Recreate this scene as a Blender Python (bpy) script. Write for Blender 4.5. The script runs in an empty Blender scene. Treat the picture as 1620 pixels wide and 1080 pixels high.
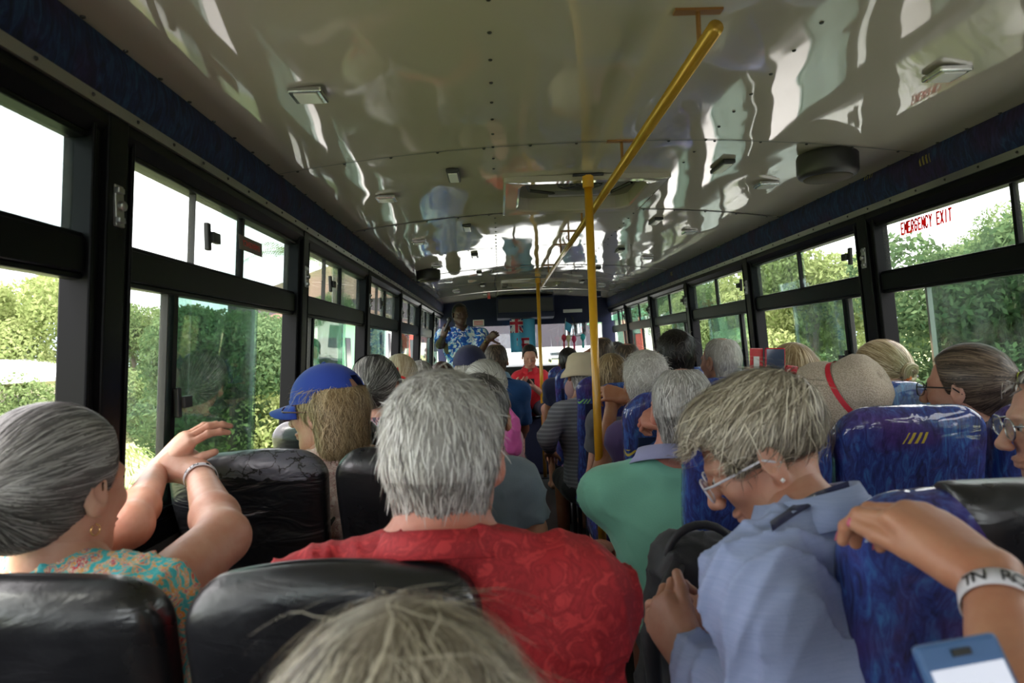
import bpy, math, random
import numpy as np
from mathutils import Vector, Matrix
random.seed(7); np.random.seed(7)
S = bpy.context.scene
COL = S.collection
F = 1080.0                      # focal length in pixels (24 mm on a 36 mm wide frame)
EYE = np.array([0.0, 0.0, 1.34])
# ---------------------------------------------------------------- camera, sky, exposure
def _basis():
    a = math.radians(2.2)
    r0 = np.array([math.cos(a), 0, -math.sin(a)]); u0 = np.array([math.sin(a), 0, math.cos(a)])
    f = np.array([0, 1.0, 0]) + 20/F*r0 + 12/F*u0; f /= np.linalg.norm(f)
    r = r0 - r0.dot(f)*f; r /= np.linalg.norm(r)
    return r, np.cross(r, f), f
CR, CU, CF = _basis()
def P(px, py, d):
    """the point at distance d down the bus that stands at pixel px, py"""
    v = CF + (px-810)/F*CR + (540-py)/F*CU
    return EYE + v*(d/v[1])
cam = bpy.data.cameras.new('camera'); camo = bpy.data.objects.new('camera', cam); COL.objects.link(camo)
cam.sensor_width = 36; cam.lens = 24; cam.clip_start = .02; cam.clip_end = 2000
cam.dof.use_dof = True; cam.dof.focus_distance = 3.2; cam.dof.aperture_fstop = 5.6
m = Matrix.Identity(4)
for i in range(3): m[i][0] = CR[i]; m[i][1] = CU[i]; m[i][2] = -CF[i]; m[i][3] = EYE[i]
camo.matrix_world = m
S.camera = camo
w = bpy.data.worlds.new('overcast sky'); S.world = w; w.use_nodes = True
nt = w.node_tree; nt.nodes.clear()
_o = nt.nodes.new('ShaderNodeOutputWorld'); _b = nt.nodes.new('ShaderNodeBackground')
_t = nt.nodes.new('ShaderNodeTexCoord'); _s = nt.nodes.new('ShaderNodeSeparateXYZ'); _c = nt.nodes.new('ShaderNodeValToRGB')
nt.links.new(_t.outputs['Generated'], _s.inputs[0]); nt.links.new(_s.outputs['Z'], _c.inputs[0])
_c.color_ramp.elements[0].position = .0; _c.color_ramp.elements[0].color = (.88, .88, .94, 1)
_c.color_ramp.elements[1].position = .35; _c.color_ramp.elements[1].color = (1, .955, .965, 1)
nt.links.new(_c.outputs[0], _b.inputs[0]); _b.inputs[1].default_value = 2.5
nt.links.new(_b.outputs[0], _o.inputs[0])
sl = bpy.data.lights.new('sun', 'SUN'); sl.energy = 1.6; sl.angle = math.radians(14); sl.color = (1, .93, .86)
slo = bpy.data.objects.new('sun', sl); COL.objects.link(slo); slo.rotation_euler = (math.radians(28), math.radians(-22), 0)
S.view_settings.view_transform = 'Standard'; S.view_settings.look = 'None'
S.view_settings.exposure = 1.35; S.view_settings.gamma = 1.0
try: S.view_settings.use_curve_mapping = False
except Exception: pass
S.cycles.use_denoising = True
S.cycles.max_bounces = 8; S.cycles.diffuse_bounces = 4; S.cycles.glossy_bounces = 4
S.cycles.transmission_bounces = 4; S.cycles.transparent_max_bounces = 14
S.cycles.sample_clamp_indirect = 6
S.cycles.caustics_reflective = False; S.cycles.caustics_refractive = False
S.cycles.use_adaptive_sampling = True; S.cycles.adaptive_threshold = .015
# ---------------------------------------------------------------- bus measures
XC = .384; XL0, XR0, ZE = -.766, 1.534, 1.984       # ceiling edges and their height
LEAN = .0647
def XL(z): return XL0 - max(0, ZE-max(z, .97))*LEAN
def XR(z): return XR0 + max(0, ZE-max(z, .97))*LEAN
YB, YF = -2.1, 9.45                                  # back and front ends of the cabin
ZS, ZM0, ZM1, ZT = .965, 1.517, 1.585, 1.79          # sill, mid rail, top of the glass
def crown(x):                                        # ceiling height
    t = (x-XC)/1.15
    return 2.063 - .079*abs(t)**2.2
# ---------------------------------------------------------------- materials
MATS = {}
class N:
    """small node tree builder"""
    def __init__(s, name):
        s.m = bpy.data.materials.new(name); s.m.use_nodes = True; s.t = s.m.node_tree
        s.b = s.t.nodes['Principled BSDF']; s.out = s.t.nodes['Material Output']
        s._co = None
    def n(s, ty, **kw):
        x = s.t.nodes.new('ShaderNode'+ty)
        for k, v in kw.items():
            if k in x.inputs: s.set(x.inputs[k], v)
            else: setattr(x, k, v)
        return x
    def set(s, inp, v):
        if isinstance(v, bpy.types.NodeSocket): s.t.links.new(v, inp)
        else:
            if inp.type == 'RGBA' and len(v) == 3: v = (*v, 1)
            inp.default_value = v
    def p(s, **kw):
        for k, v in kw.items(): s.set(s.b.inputs[k.replace('_', ' ')], v)
        return s
    def co(s, scale=(1, 1, 1), kind='Object', rot=(0, 0, 0), loc=None):
        if s._co is None: s._co = s.n('TexCoord')
        mp = s.n('Mapping'); s.set(mp.inputs[0], s._co.outputs[kind])
        mp.inputs['Scale'].default_value = scale; mp.inputs['Rotation'].default_value = rot
        if loc is not None: s.set(mp.inputs['Location'], loc)
        return mp.outputs[0]
    def noise(s, vec, scale=5, detail=3, rough=.5, dist=0):
        x = s.n('TexNoise'); s.set(x.inputs['Vector'], vec); x.inputs['Scale'].default_value = scale
        x.inputs['Detail'].default_value = detail; x.inputs['Roughness'].default_value = rough; x.inputs['Distortion'].default_value = dist
        return x.outputs[0]
    def vor(s, vec, scale=5, feature='F1'):
        x = s.n('TexVoronoi'); x.feature = feature; s.set(x.inputs['Vector'], vec); x.inputs['Scale'].default_value = scale
        return x
    def ramp(s, fac, stops, interp='LINEAR'):
        x = s.n('ValToRGB'); s.set(x.inputs[0], fac); cr = x.color_ramp; cr.interpolation = interp
        while len(cr.elements) < len(stops): cr.elements.new(.5)
        for e, (p, c) in zip(cr.elements, stops): e.position = p; e.color = (*c, 1) if len(c) == 3 else c
        return x.outputs[0]
    def math(s, op, a, b=0.0, c=0.0):
        x = s.n('Math'); x.operation = op
        for i, v in enumerate((a, b, c)): s.set(x.inputs[i], v)
        return x.outputs[0]
    def mix(s, fac, a, b, mode='MIX'):
        x = s.n('MixRGB'); x.blend_type = mode; s.set(x.inputs[0], fac); s.set(x.inputs[1], a); s.set(x.inputs[2], b)
        return x.outputs[0]
    def bump(s, h, strength=.3, dist=.01):
        x = s.n('Bump'); x.inputs['Strength'].default_value = strength; x.inputs['Distance'].default_value = dist
        s.set(x.inputs['Height'], h); s.set(s.b.inputs['Normal'], x.outputs[0]); return x
def plain(name, col, rough=.5, metal=0.0, spec=.5, bump=0, bscale=60, coat=0, sheen=0, vary=0):
    if name in MATS: return MATS[name]
    n = N(name); n.p(Base_Color=col, Roughness=rough, Metallic=metal)
    n.b.inputs['Specular IOR Level'].default_value = spec
    if coat: n.p(Coat_Weight=coat, Coat_Roughness=.05)
    if sheen: n.p(Sheen_Weight=sheen)
    if vary:
        f = n.noise(n.co(), 6, 4)
        n.p(Base_Color=n.mix(f, [c*(1-vary) for c in col], [min(1, c*(1+vary)) for c in col]))
    if bump: n.bump(n.noise(n.co(), bscale, 4), bump, .004)
    MATS[name] = n.m; return n.m
# ---------------------------------------------------------------- mesh helpers
def mesh_obj(name, verts, faces, mat, parent=None, smooth=True, attrs=None, kind=None):
    v = np.asarray(verts, dtype=np.float32).reshape(-1, 3)
    if parent is not None:
        p = parent; off = np.zeros(3)
        while p is not None: off += np.array(p.location); p = p.parent
        v = v - off
    me = bpy.data.meshes.new(name)
    if isinstance(faces, np.ndarray):
        nf = len(faces); k = faces.shape[1]
        me.vertices.add(len(v)); me.vertices.foreach_set('co', v.astype(np.float32).ravel())
        me.loops.add(nf*k); me.loops.foreach_set('vertex_index', faces.astype(np.int32).ravel())
        me.polygons.add(nf); me.polygons.foreach_set('loop_start', np.arange(0, nf*k, k, dtype=np.int32))
        try: me.polygons.foreach_set('loop_total', np.full(nf, k, dtype=np.int32))
        except Exception: pass
        me.update(calc_edges=True); me.validate()
    else:
        me.from_pydata(v.tolist(), [], [list(f) for f in faces]); me.update()
    me.polygons.foreach_set('use_smooth', np.full(len(me.polygons), smooth, dtype=bool))
    if attrs:
        for an, arr in attrs.items():
            a = me.attributes.new(an, 'FLOAT', 'POINT'); a.data.foreach_set('value', np.asarray(arr, dtype=np.float32))
    if isinstance(mat, (list, tuple)):
        for q in mat: me.materials.append(q)
    else: me.materials.append(mat)
    o = bpy.data.objects.new(name, me); COL.objects.link(o)
    if parent is not None: o.parent = parent
    if kind: o['kind'] = kind
    return o
def tag(o, label, cat, group=None):
    o['label'] = label; o['category'] = cat
    if group: o['group'] = group
    return o
def thing(name, label, cat, loc=(0, 0, 0), group=None):
    o = bpy.data.objects.new(name, None); COL.objects.link(o); o.location = [float(c) for c in loc]; o.empty_display_size = .1
    return tag(o, label, cat, group)
def rotm(rx=0, ry=0, rz=0):
    return np.array(Matrix.Rotation(rz, 3, 'Z') @ Matrix.Rotation(ry, 3, 'Y') @ Matrix.Rotation(rx, 3, 'X'))
class MB:
    def __init__(s): s.v = []; s.f = []
    def add(s, vs, fs):
        o = len(s.v); s.v += [tuple(map(float, p)) for p in vs]; s.f += [[i+o for i in f] for f in fs]; return s
    def box(s, c, size, R=None):
        h = np.array(size)/2; c = np.array(c, float)
        vs = [np.array([x, y, z])*h for x in (-1, 1) for y in (-1, 1) for z in (-1, 1)]
        if R is not None: vs = [R @ p for p in vs]
        return s.add([c+p for p in vs], [(0, 1, 3, 2), (4, 6, 7, 5), (0, 4, 5, 1), (2, 3, 7, 6), (0, 2, 6, 4), (1, 5, 7, 3)])
    def box2(s, a, b): a = np.array(a, float); b = np.array(b, float); return s.box((a+b)/2, np.abs(b-a))
    def prism(s, poly, y0, y1, axis=1):
        """closed polygon in the two other axes, extruded along axis"""
        n = len(poly); vs = []
        for y in (y0, y1):
            for p in poly:
                q = list(p); q.insert(axis, y); vs.append(q)
        fs = [list(range(n))[::-1], [n+i for i in range(n)]] + [[i, (i+1) % n, n+(i+1) % n, n+i] for i in range(n)]
        return s.add(vs, fs)
    def tube(s, pts, r, n=10, caps=True):
        pts = [np.array(p, float) for p in pts]; k = len(pts); rr = r if hasattr(r, '__len__') else [r]*k
        t0 = pts[1]-pts[0]; t0 /= np.linalg.norm(t0)
        up = np.array([0, 0, 1.]) if abs(t0[2]) < .9 else np.array([1., 0, 0])
        a = np.cross(t0, up); a /= np.linalg.norm(a); vs = []
        for i in range(k):
            t = pts[min(i+1, k-1)]-pts[max(i-1, 0)]; t /= np.linalg.norm(t)
            a = a - a.dot(t)*t; a /= np.linalg.norm(a); b = np.cross(t, a)
            for j in range(n):
                th = 2*math.pi*j/n; vs.append(pts[i]+rr[i]*(math.cos(th)*a+math.sin(th)*b))
        fs = [[i*n+j, i*n+(j+1) % n, (i+1)*n+(j+1) % n, (i+1)*n+j] for i in range(k-1) for j in range(n)]
        if caps: fs += [list(range(n))[::-1], [(k-1)*n+j for j in range(n)]]
        return s.add(vs, fs)
    def loft(s, rings, caps=True):
        n = len(rings[0]); vs = [p for r in rings for p in r]
        fs = [[i*n+j, i*n+(j+1) % n, (i+1)*n+(j+1) % n, (i+1)*n+j] for i in range(len(rings)-1) for j in range(n)]
        if caps: fs += [list(range(n))[::-1], [(len(rings)-1)*n+j for j in range(n)]]
        return s.add(vs, fs)
    def lathe(s, prof, c, R=None, n=28):
        c = np.array(c, float); rings = []
        for r, z in prof:
            ring = [np.array([r*math.cos(2*math.pi*j/n), r*math.sin(2*math.pi*j/n), z]) for j in range(n)]
            rings.append([c+(R @ p if R is not None else p) for p in ring])
        return s.loft(rings)
    def sheet(s, grid):
        ny, nx = len(grid), len(grid[0]); vs = [p for r in grid for p in r]
        return s.add(vs, [[j*nx+i, j*nx+i+1, (j+1)*nx+i+1, (j+1)*nx+i] for j in range(ny-1) for i in range(nx-1)])
    def obj(s, name, mat, parent=None, smooth=False, kind=None, bevel=0):
        o = mesh_obj(name, s.v, s.f, mat, parent, smooth, None, kind)
        if bevel:
            b = o.modifiers.new('b', 'BEVEL'); b.width = bevel; b.segments = 2; b.limit_method = 'ANGLE'
        return o
def copy_tree(root, loc):
    c = root.copy(); COL.objects.link(c); c.location = loc
    for ch in [o for o in root.children]:
        d = ch.copy(); COL.objects.link(d); d.parent = c
        for g in [o for o in ch.children]:
            e = g.copy(); COL.objects.link(e); e.parent = d
    return c
# ================================================================ materials of the bus
def ceiling_mat():
    n = N('glossy cream laminate')
    c = n.noise(n.co((1, 1, 1)), 1.2, 2)
    n.p(Base_Color=n.mix(c, (.42, .385, .335), (.47, .435, .38)), Roughness=.04)
    n.b.inputs['IOR'].default_value = 1.62
    w1 = n.noise(n.co((2.6, 1.0, 1)), 1.5, 1, .4, .2); w2 = n.noise(n.co((5.0, 2.2, 1)), 1.4, 1, .4)
    n.bump(n.math('ADD', w1, n.math('MULTIPLY', w2, .10)), .42, .022)
    return n.m
M_CEIL = ceiling_mat()
def fabric_mat(name, dark=1.0, plastic=True, scale=1.0, rnd=True):
    """moquette: streaky blues and purples with clusters of coloured dashes"""
    n = N(name)
    if rnd:
        oi = n.n('ObjectInfo'); cx = n.n('CombineXYZ')
        n.set(cx.inputs[0], n.math('MULTIPLY', oi.outputs['Random'], 7.0)); n.set(cx.inputs[2], n.math('MULTIPLY', oi.outputs['Random'], 3.0))
        v = n.co((1, 1, 1), loc=cx.outputs[0])
    else: v = n.co()
    mp = n.n('Mapping'); n.set(mp.inputs[0], v); mp.inputs['Scale'].default_value = (26*scale, 26*scale, 7*scale); mp.inputs['Rotation'].default_value = (0, .5, 0)
    f1 = n.noise(mp.outputs[0], 2.2, 4, .65, 1.2); f2 = n.noise(v, 7*scale, 2, .5, .6)
    a = n.ramp(f1, [(.3, (.006*dark, .008*dark, .05*dark)), (.5, (.018*dark, .035*dark, .20*dark)), (.72, (.04*dark, .15*dark, .42*dark))])
    b = n.ramp(f1, [(.3, (.012*dark, .006*dark, .06*dark)), (.75, (.08*dark, .035*dark, .24*dark))])
    base = n.mix(n.ramp(f2, [(.5, (0, 0, 0)), (.68, (1, 1, 1))]), a, b)
    # dash clusters
    vo = n.vor(v, 5.2*scale); vo.inputs['Randomness'].default_value = .75
    sub = n.n('VectorMath'); sub.operation = 'SUBTRACT'; sc = n.n('VectorMath'); sc.operation = 'SCALE'
    n.set(sub.inputs[0], v); n.set(sub.inputs[1], vo.outputs['Position'])
    sx = n.n('SeparateXYZ'); n.set(sx.inputs[0], sub.outputs[0])
    u = n.math('ADD', sx.outputs['X'], n.math('MULTIPLY', sx.outputs['Y'], 1.0)); t = sx.outputs['Z']
    sk = n.math('ADD', u, n.math('MULTIPLY', t, -.35))
    stripe = n.math('GREATER_THAN', n.math('SINE', n.math('MULTIPLY', sk, 420*scale)), .1)
    inside = n.math('MULTIPLY', n.math('LESS_THAN', n.math('ABSOLUTE', sk), .026/scale), n.math('LESS_THAN', n.math('ABSOLUTE', t), .013/scale))
    pick = n.math('GREATER_THAN', n.math('FRACT', n.math('MULTIPLY', vo.outputs['Color'], 1.0)), .45)
    colr = n.ramp(n.math('FRACT', n.math('MULTIPLY', vo.outputs['Color'], 5.3)), [(0, (.55, .05, .05)), (.35, (.7, .12, .06)), (.36, (.65, .5, .04)), (.7, (.65, .5, .04)), (.71, (.25, .6, .15))], 'CONSTANT')
    k = n.math('MULTIPLY', n.math('MULTIPLY', stripe, inside), pick)
    n.p(Base_Color=n.mix(n.math('MULTIPLY', k, .35 if dark < .7 else .9), base, colr), Roughness=.8 if plastic else .9)
    if plastic:
        n.p(Coat_Weight=1.0, Coat_Roughness=.06, Coat_IOR=1.55)
        bp = n.n('Bump'); bp.inputs['Strength'].default_value = .5; bp.inputs['Distance'].default_value = .012
        n.set(bp.inputs['Height'], n.noise(n.co((3, 3, 8)), 2.2, 3, .5, 1.0)); n.set(n.b.inputs['Coat Normal'], bp.outputs[0])
    return n.m
M_BLUE = fabric_mat('blue moquette under clear plastic', 1.25)
M_BAND = fabric_mat('navy moquette trim', .35, False, .8, False)
def vinyl_mat():
    n = N('worn black vinyl')
    oi = n.n('ObjectInfo')
    f = n.noise(n.co(), 9, 4, .6)
    n.p(Base_Color=n.mix(f, (.008, .008, .009), (.018, .018, .022)), Roughness=n.ramp(f, [(.3, (.22,)*3), (.7, (.42,)*3)]))
    n.b.inputs['Specular IOR Level'].default_value = .75
    h = n.math('ADD', n.noise(n.co((1, 1, 2.5)), 7, 3, .55, .8), n.math('MULTIPLY', n.noise(n.co(), 90, 2), .12))
    n.bump(h, .28, .014)
    return n.m
M_VINYL = vinyl_mat()
def torn_mat():
    n = N('cracked and peeling black vinyl')
    f = n.noise(n.co(), 9, 4, .6)
    s = n.n('SeparateXYZ'); n.set(s.inputs[0], n.co())
    top = n.math('GREATER_THAN', n.math('ADD', s.outputs['Z'], n.math('MULTIPLY', n.noise(n.co((1, 1, 1)), 16, 3, .6), .07)), 1.085)
    tn = n.n('TexNoise'); n.set(tn.inputs['Vector'], n.co()); tn.inputs['Scale'].default_value = 24; tn.inputs['Detail'].default_value = 4
    vm = n.n('VectorMath'); vm.operation = 'MULTIPLY_ADD'; n.set(vm.inputs[0], tn.outputs['Color']); vm.inputs[1].default_value = (.075, .075, .075); n.set(vm.inputs[2], n.co((1, 1, 1.3)))
    v = n.vor(vm.outputs[0], 22, 'DISTANCE_TO_EDGE'); cr = n.math('MULTIPLY', n.math('LESS_THAN', v.outputs[0], .035), n.math('GREATER_THAN', n.noise(n.co(), 11, 2), .47))
    crack = n.math('MULTIPLY', top, cr)
    n.p(Base_Color=n.mix(top, n.mix(f, (.008, .008, .009), (.016, .016, .02)), n.mix(crack, (.10, .10, .125), (.012, .012, .014))),
        Roughness=n.mix(top, (.3,)*3, (.36,)*3))
    n.b.inputs['Specular IOR Level'].default_value = .8
    n.bump(n.math('SUBTRACT', n.math('ADD', n.noise(n.co((1, 1, 2.5)), 7, 3, .55, .8), n.math('MULTIPLY', top, .5)), n.math('MULTIPLY', crack, .5)), .8, .016)
    return n.m
M_TORN = torn_mat()
M_BLACK = plain('black painted aluminium', (.0035, .0038, .0048), .38, 0, .09)
M_RUB = plain('black rubber seal', (.01, .01, .01), .6)
M_ALU = plain('dull aluminium', (.35, .35, .34), .35, .9, .5, .2)
M_CHROME = plain('worn chrome', (.6, .6, .6), .2, 1)
M_NAVY = plain('navy carpet panel', (.012, .016, .05), .85, vary=.3, bump=.3, bscale=200)
M_GREY = plain('grey seat shell', (.26, .28, .31), .5, vary=.12)
M_YEL = plain('worn yellow enamel', (.72, .36, .015), .28, 0, .6, vary=.18, coat=.3)
M_BRASS = plain('brass coated rail', (.44, .25, .035), .22, .3, .6, vary=.25)
M_DKPL = plain('dark plastic', (.02, .02, .02), .45)
M_WHITE = plain('white plastic', (.7, .7, .68), .4)
M_STEEL = plain('dark steel', (.05, .05, .055), .4, .6)
M_LENS = plain('milky lamp lens', (.75, .76, .74), .15)
M_FLOOR = plain('worn grey vinyl floor', (.045, .045, .048), .5, vary=.4, bump=.3)
def glass_mat(name, tint, refl=1.0, dirt=.06):
    n = N(name); t = n.t; t.nodes.remove(n.b)
    tr = t.nodes.new('ShaderNodeBsdfTransparent'); tr.inputs[0].default_value = (*tint, 1)
    gl = t.nodes.new('ShaderNodeBsdfGlossy'); gl.inputs['Roughness'].default_value = .0; gl.inputs[0].default_value = (refl, refl, refl, 1)
    df = t.nodes.new('ShaderNodeBsdfDiffuse'); df.inputs[0].default_value = (.75, .78, .78, 1)
    ge = t.nodes.new('ShaderNodeNewGeometry'); dp = t.nodes.new('ShaderNodeVectorMath'); dp.operation = 'DOT_PRODUCT'
    t.links.new(ge.outputs['Normal'], dp.inputs[0]); t.links.new(ge.outputs['Incoming'], dp.inputs[1])
    sch = n.math('ADD', n.math('MULTIPLY', n.math('POWER', n.math('SUBTRACT', 1.0, n.math('ABSOLUTE', dp.outputs['Value'])), 5.0), .72), .035)
    m1 = t.nodes.new('ShaderNodeMixShader'); t.links.new(sch, m1.inputs[0]); t.links.new(tr.outputs[0], m1.inputs[1]); t.links.new(gl.outputs[0], m1.inputs[2])
    m2 = t.nodes.new('ShaderNodeMixShader'); t.links.new(m1.outputs[0], m2.inputs[1]); t.links.new(df.outputs[0], m2.inputs[2])
    d = n.ramp(n.noise(n.co((1, 1, .35)), 7, 5, .7), [(.35, (0,)*3), (.8, (dirt*2.2,)*3)])
    t.links.new(d, m2.inputs[0]); t.links.new(m2.outputs[0], n.out.inputs[0])
    return n.m
M_GLASS = glass_mat('clear window glass', (.93, .96, .94))
M_TINT = glass_mat('green tinted glass', (.40, .52, .47), 1.0, .09)
M_TINT2 = glass_mat('lightly tinted glass', (.70, .78, .76), 1.0, .12)
M_TINT3 = glass_mat('dusty tinted glass', (.55, .66, .62), 1.0, .16)
# ================================================================ shell
def shell():
    # floor and walls under the windows
    MB().box2((XL(0)-.03, YB, -.06), (XR(0)+.03, YF+.5, 0)).obj('floor', M_FLOOR, kind='structure')
    for side, X, s in (('left', XL, -1), ('right', XR, 1)):
        x = X(0)
        MB().prism([(x, 0), (x+s*.05, 0), (x+s*.05, ZS), (x, ZS)], YB, YF).obj('wall_'+side, M_NAVY, kind='structure')
        # sill rail
        MB().prism([(x-s*.012, ZS-.05), (x+s*.05, ZS-.05), (x+s*.05, ZS), (x-s*.012, ZS-.006)], YB, YF).obj('trim_%d' % (1 if s < 0 else 2), M_BLACK, kind='structure')
        MB().prism([(x-s*.016, ZS-.075), (x, ZS-.075), (x, ZS-.05), (x-s*.016, ZS-.05)], YB, YF).obj('trim_%d' % (3 if s < 0 else 4), M_ALU, kind='structure')
        # header: dark rail above the glass, aluminium strip, padded navy band up to the ceiling
        a, b, c = X(ZT), X(1.84), X(1.862)
        h = MB().prism([(a-s*.004, ZT), (a+s*.05, ZT), (b+s*.05, 1.84), (b-s*.018, 1.84), (b-s*.018, 1.815)], YB, YF)
        h.obj('trim_%d' % (5 if s < 0 else 6), M_BLACK, kind='structure')
        st = MB().prism([(b-s*.026, 1.838), (b+s*.02, 1.838), (c+s*.02, 1.864), (c-s*.022, 1.864)], YB, YF)
        o = st.obj('trim_%d' % (7 if s < 0 else 8), M_ALU, kind='structure')
        sc = MB()
        y = -.3
        while y < 9:
            sc.lathe([(.0045, 0), (.003, .003), (0.0005, .004)], (b-s*.0265, y, 1.851), rotm(0, -s*math.pi/2, 0), 8); y += .16
        sc.obj('screw', M_DKPL, o, kind='structure')
        bd = MB(); ys = np.linspace(YB, YF, 90)
        g = []
        for y in ys:
            row = []
            for k in range(7):
                t = k/6; z = 1.86+t*(ZE-1.86+.012)
                row.append((X(z)-s*(.010+.016*math.sin(math.pi*t)), y, z))
            row.append((X(z)+s*.04, y, z)); row.append((X(1.86)+s*.04, y, 1.86)); row.append(row[0]); g.append(row)
        bd.sheet(g).obj('trim_%d' % (9 if s < 0 else 10), M_BAND, kind='structure', smooth=True)
    # ceiling panels: six sheets with a small step at each seam, screws along the edges
    c = MB(); seams = [YB, -1.2, 0, 1.2, 2.4, 3.6, 4.8, 6.0, 7.2, 8.4, YF]
    H = dict(x0=.045, x1=.755)
    xs = [XL0-.03] + list(np.linspace(-.70, .045, 9)) + list(np.linspace(.10, .70, 7)) + list(np.linspace(.755, 1.46, 9)) + [XR0+.03]
    hatches = [(2.86, 3.58), (7.27, 7.92)]
    for i in range(len(seams)-1):
        y0, y1 = seams[i], seams[i+1]; ysub = sorted(set([y0, y1]+list(np.linspace(y0, y1, 9))+[h for hh in hatches for h in hh if y0 < h < y1]))
        drop = .0025 if i % 2 else 0
        for a, b in zip(ysub[:-1], ysub[1:]):
            for p, q in zip(xs[:-1], xs[1:]):
                if any(h0-1e-6 <= a and b <= h1+1e-6 for h0, h1 in hatches) and p >= .045-1e-6 and q <= .755+1e-6: continue
                c.add([(p, a, crown(p)-drop), (q, a, crown(q)-drop), (q, b, crown(q)-drop), (p, b, crown(p)-drop)], [(3, 2, 1, 0)])
    ob = c.obj('ceiling', M_CEIL, kind='structure', smooth=True)
    me = ob.modifiers.new('w', 'WELD'); me.merge_threshold = .0004
    seam = MB()
    for y in seams[2:-1]:
        g = [[(x, yy, crown(x)-.0045) for x in np.linspace(XL0, XR0, 30)] for yy in (y-.004, y+.004)]
        seam.sheet(g)
    seam.obj('seam', plain('dark seam strip', (.10, .10, .09), .5), ob, kind='structure')  # thin dark strip along each panel joint
    sc = MB()
    def screw(x, y): sc.lathe([(.0055, 0), (.0045, -.003), (.0005, -.0045)], (x, y, crown(x)-.003), None, 8)
    y = -.5
    while y < 9.2:
        if not (2.8 < y < 3.65): screw(.005, y)
        if not (2.8 < y < 3.65): screw(.76, y)
        screw(XL0+.02, y+.03); screw(XR0-.02, y+.03); y += .145
    for y in seams[3:-1]:
        for x in np.linspace(XL0+.08, XR0-.08, 14): screw(x, y+.012)
    sc.obj('screw', M_DKPL, ob, kind='structure')
    MB().prism([(XL0-.12, 1.84), (XL0-.10, 2.02), (XC-.5, 2.2), (XC+.5, 2.2), (XR0+.10, 2.02), (XR0+.12, 1.84), (XR0+.06, 1.84), (XR0+.05, 2.02), (XC+.5, 2.16), (XC-.5, 2.16), (XL0-.05, 2.02), (XL0-.06, 1.84)], YB, YF+.4).obj('roof', M_WHITE, kind='structure')
shell()
def pillars():
    k = 11
    for side, X, s, ys in (('left', XL, -1, [1.40+1.35*i for i in range(-2, 6)]), ('right', XR, 1, [2.81+1.35*i for i in range(-3, 5)])):
        for y in ys:
            o = MB()
            def bar(y0, y1, inn, out):
                z0, z1 = ZS, 1.84
                vs = [(X(z)-s*inn if q == 0 else X(z)+s*out, yy, z) for z in (z0, z1) for yy in (y0, y1) for q in (0, 1)]
                o.add(vs, [(0, 1, 3, 2), (4, 6, 7, 5), (0, 4, 5, 1), (2, 3, 7, 6), (0, 2, 6, 4), (1, 5, 7, 3)])
            bar(y-.035, y+.035, .022, .05); bar(y-.062, y-.040, .010, .045); bar(y+.040, y+.062, .010, .045)
            bar(y-.075, y-.066, .016, .045); bar(y+.066, y+.075, .016, .045)
            t = o.obj('trim_%d' % k, M_BLACK, kind='structure', bevel=.004); k += 1
            lm = MB()   # keeper plate and turn bolt on the pillar
            zc = 1.66; xx = X(zc)-s*.024
            lm.box((xx, y, zc), (.008, .030, .085)).box((xx-s*.006, y-.006, zc+.03), (.012, .022, .012)).box((xx-s*.006, y-.006, zc-.03), (.012, .022, .012))
            lm.lathe([(.011, 0), (.011, .012), (.006, .016)], (xx, y, zc), rotm(0, -s*math.pi/2, 0), 10)
            lm.obj('keeper_plate', M_ALU, t, kind='structure', bevel=.002)
pillars()
# ---------------------------------------------------------------- side windows
LETTERS = {}
def text_mesh(body, size, mat, name, M, parent=None, kind=None, extrude=.0004, font_scale_x=1.0, fit=None):
    cu = bpy.data.curves.new(name, 'FONT'); cu.body = body; cu.size = size; cu.extrude = extrude; cu.offset = .0019 if fit else 0; cu.align_x = 'CENTER'; cu.align_y = 'CENTER'
    tmp = bpy.data.objects.new('tmp', cu); COL.objects.link(tmp)
    dg = bpy.context.evaluated_depsgraph_get(); me = bpy.data.meshes.new_from_object(tmp.evaluated_get(dg))
    bpy.data.objects.remove(tmp)
    v = np.zeros(len(me.vertices)*3); me.vertices.foreach_get('co', v); v = v.reshape(-1, 3); v[:, 0] *= (fit/(v[:, 0].max()-v[:, 0].min()) if fit else font_scale_x)
    v4 = np.c_[v, np.ones(len(v))] @ np.array(M).T
    fs = [list(p.vertices) for p in me.polygons]
    return mesh_obj(name, v4[:, :3], fs, mat, parent, False, None, kind)
GLYPH = {'E': [(0, 0, 0, 1), (0, 0, 1, 0), (0, .5, .85, .5), (0, 1, 1, 1)], 'M': [(0, 0, 0, 1), (1, 0, 1, 1), (0, 1, .5, .35), (.5, .35, 1, 1)], 'R': [(0, 0, 0, 1), (0, 1, .8, 1), (.8, 1, 1, .78), (1, .78, .8, .5), (.8, .5, 0, .5), (.5, .5, 1, 0)],
         'G': [(1, .85, .75, 1), (.75, 1, .25, 1), (.25, 1, 0, .75), (0, .75, 0, .25), (0, .25, .25, 0), (.25, 0, .75, 0), (.75, 0, 1, .2), (1, .2, 1, .45), (1, .45, .55, .45)], 'N': [(0, 0, 0, 1), (0, 1, 1, 0), (1, 0, 1, 1)],
         'C': [(1, .8, .75, 1), (.75, 1, .25, 1), (.25, 1, 0, .75), (0, .75, 0, .25), (0, .25, .25, 0), (.25, 0, .75, 0), (.75, 0, 1, .2)], 'Y': [(0, 1, .5, .5), (1, 1, .5, .5), (.5, .5, .5, 0)], 'X': [(0, 0, 1, 1), (0, 1, 1, 0)], 'I': [(.5, 0, .5, 1)], 'T': [(0, 1, 1, 1), (.5, 0, .5, 1)]}
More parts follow.
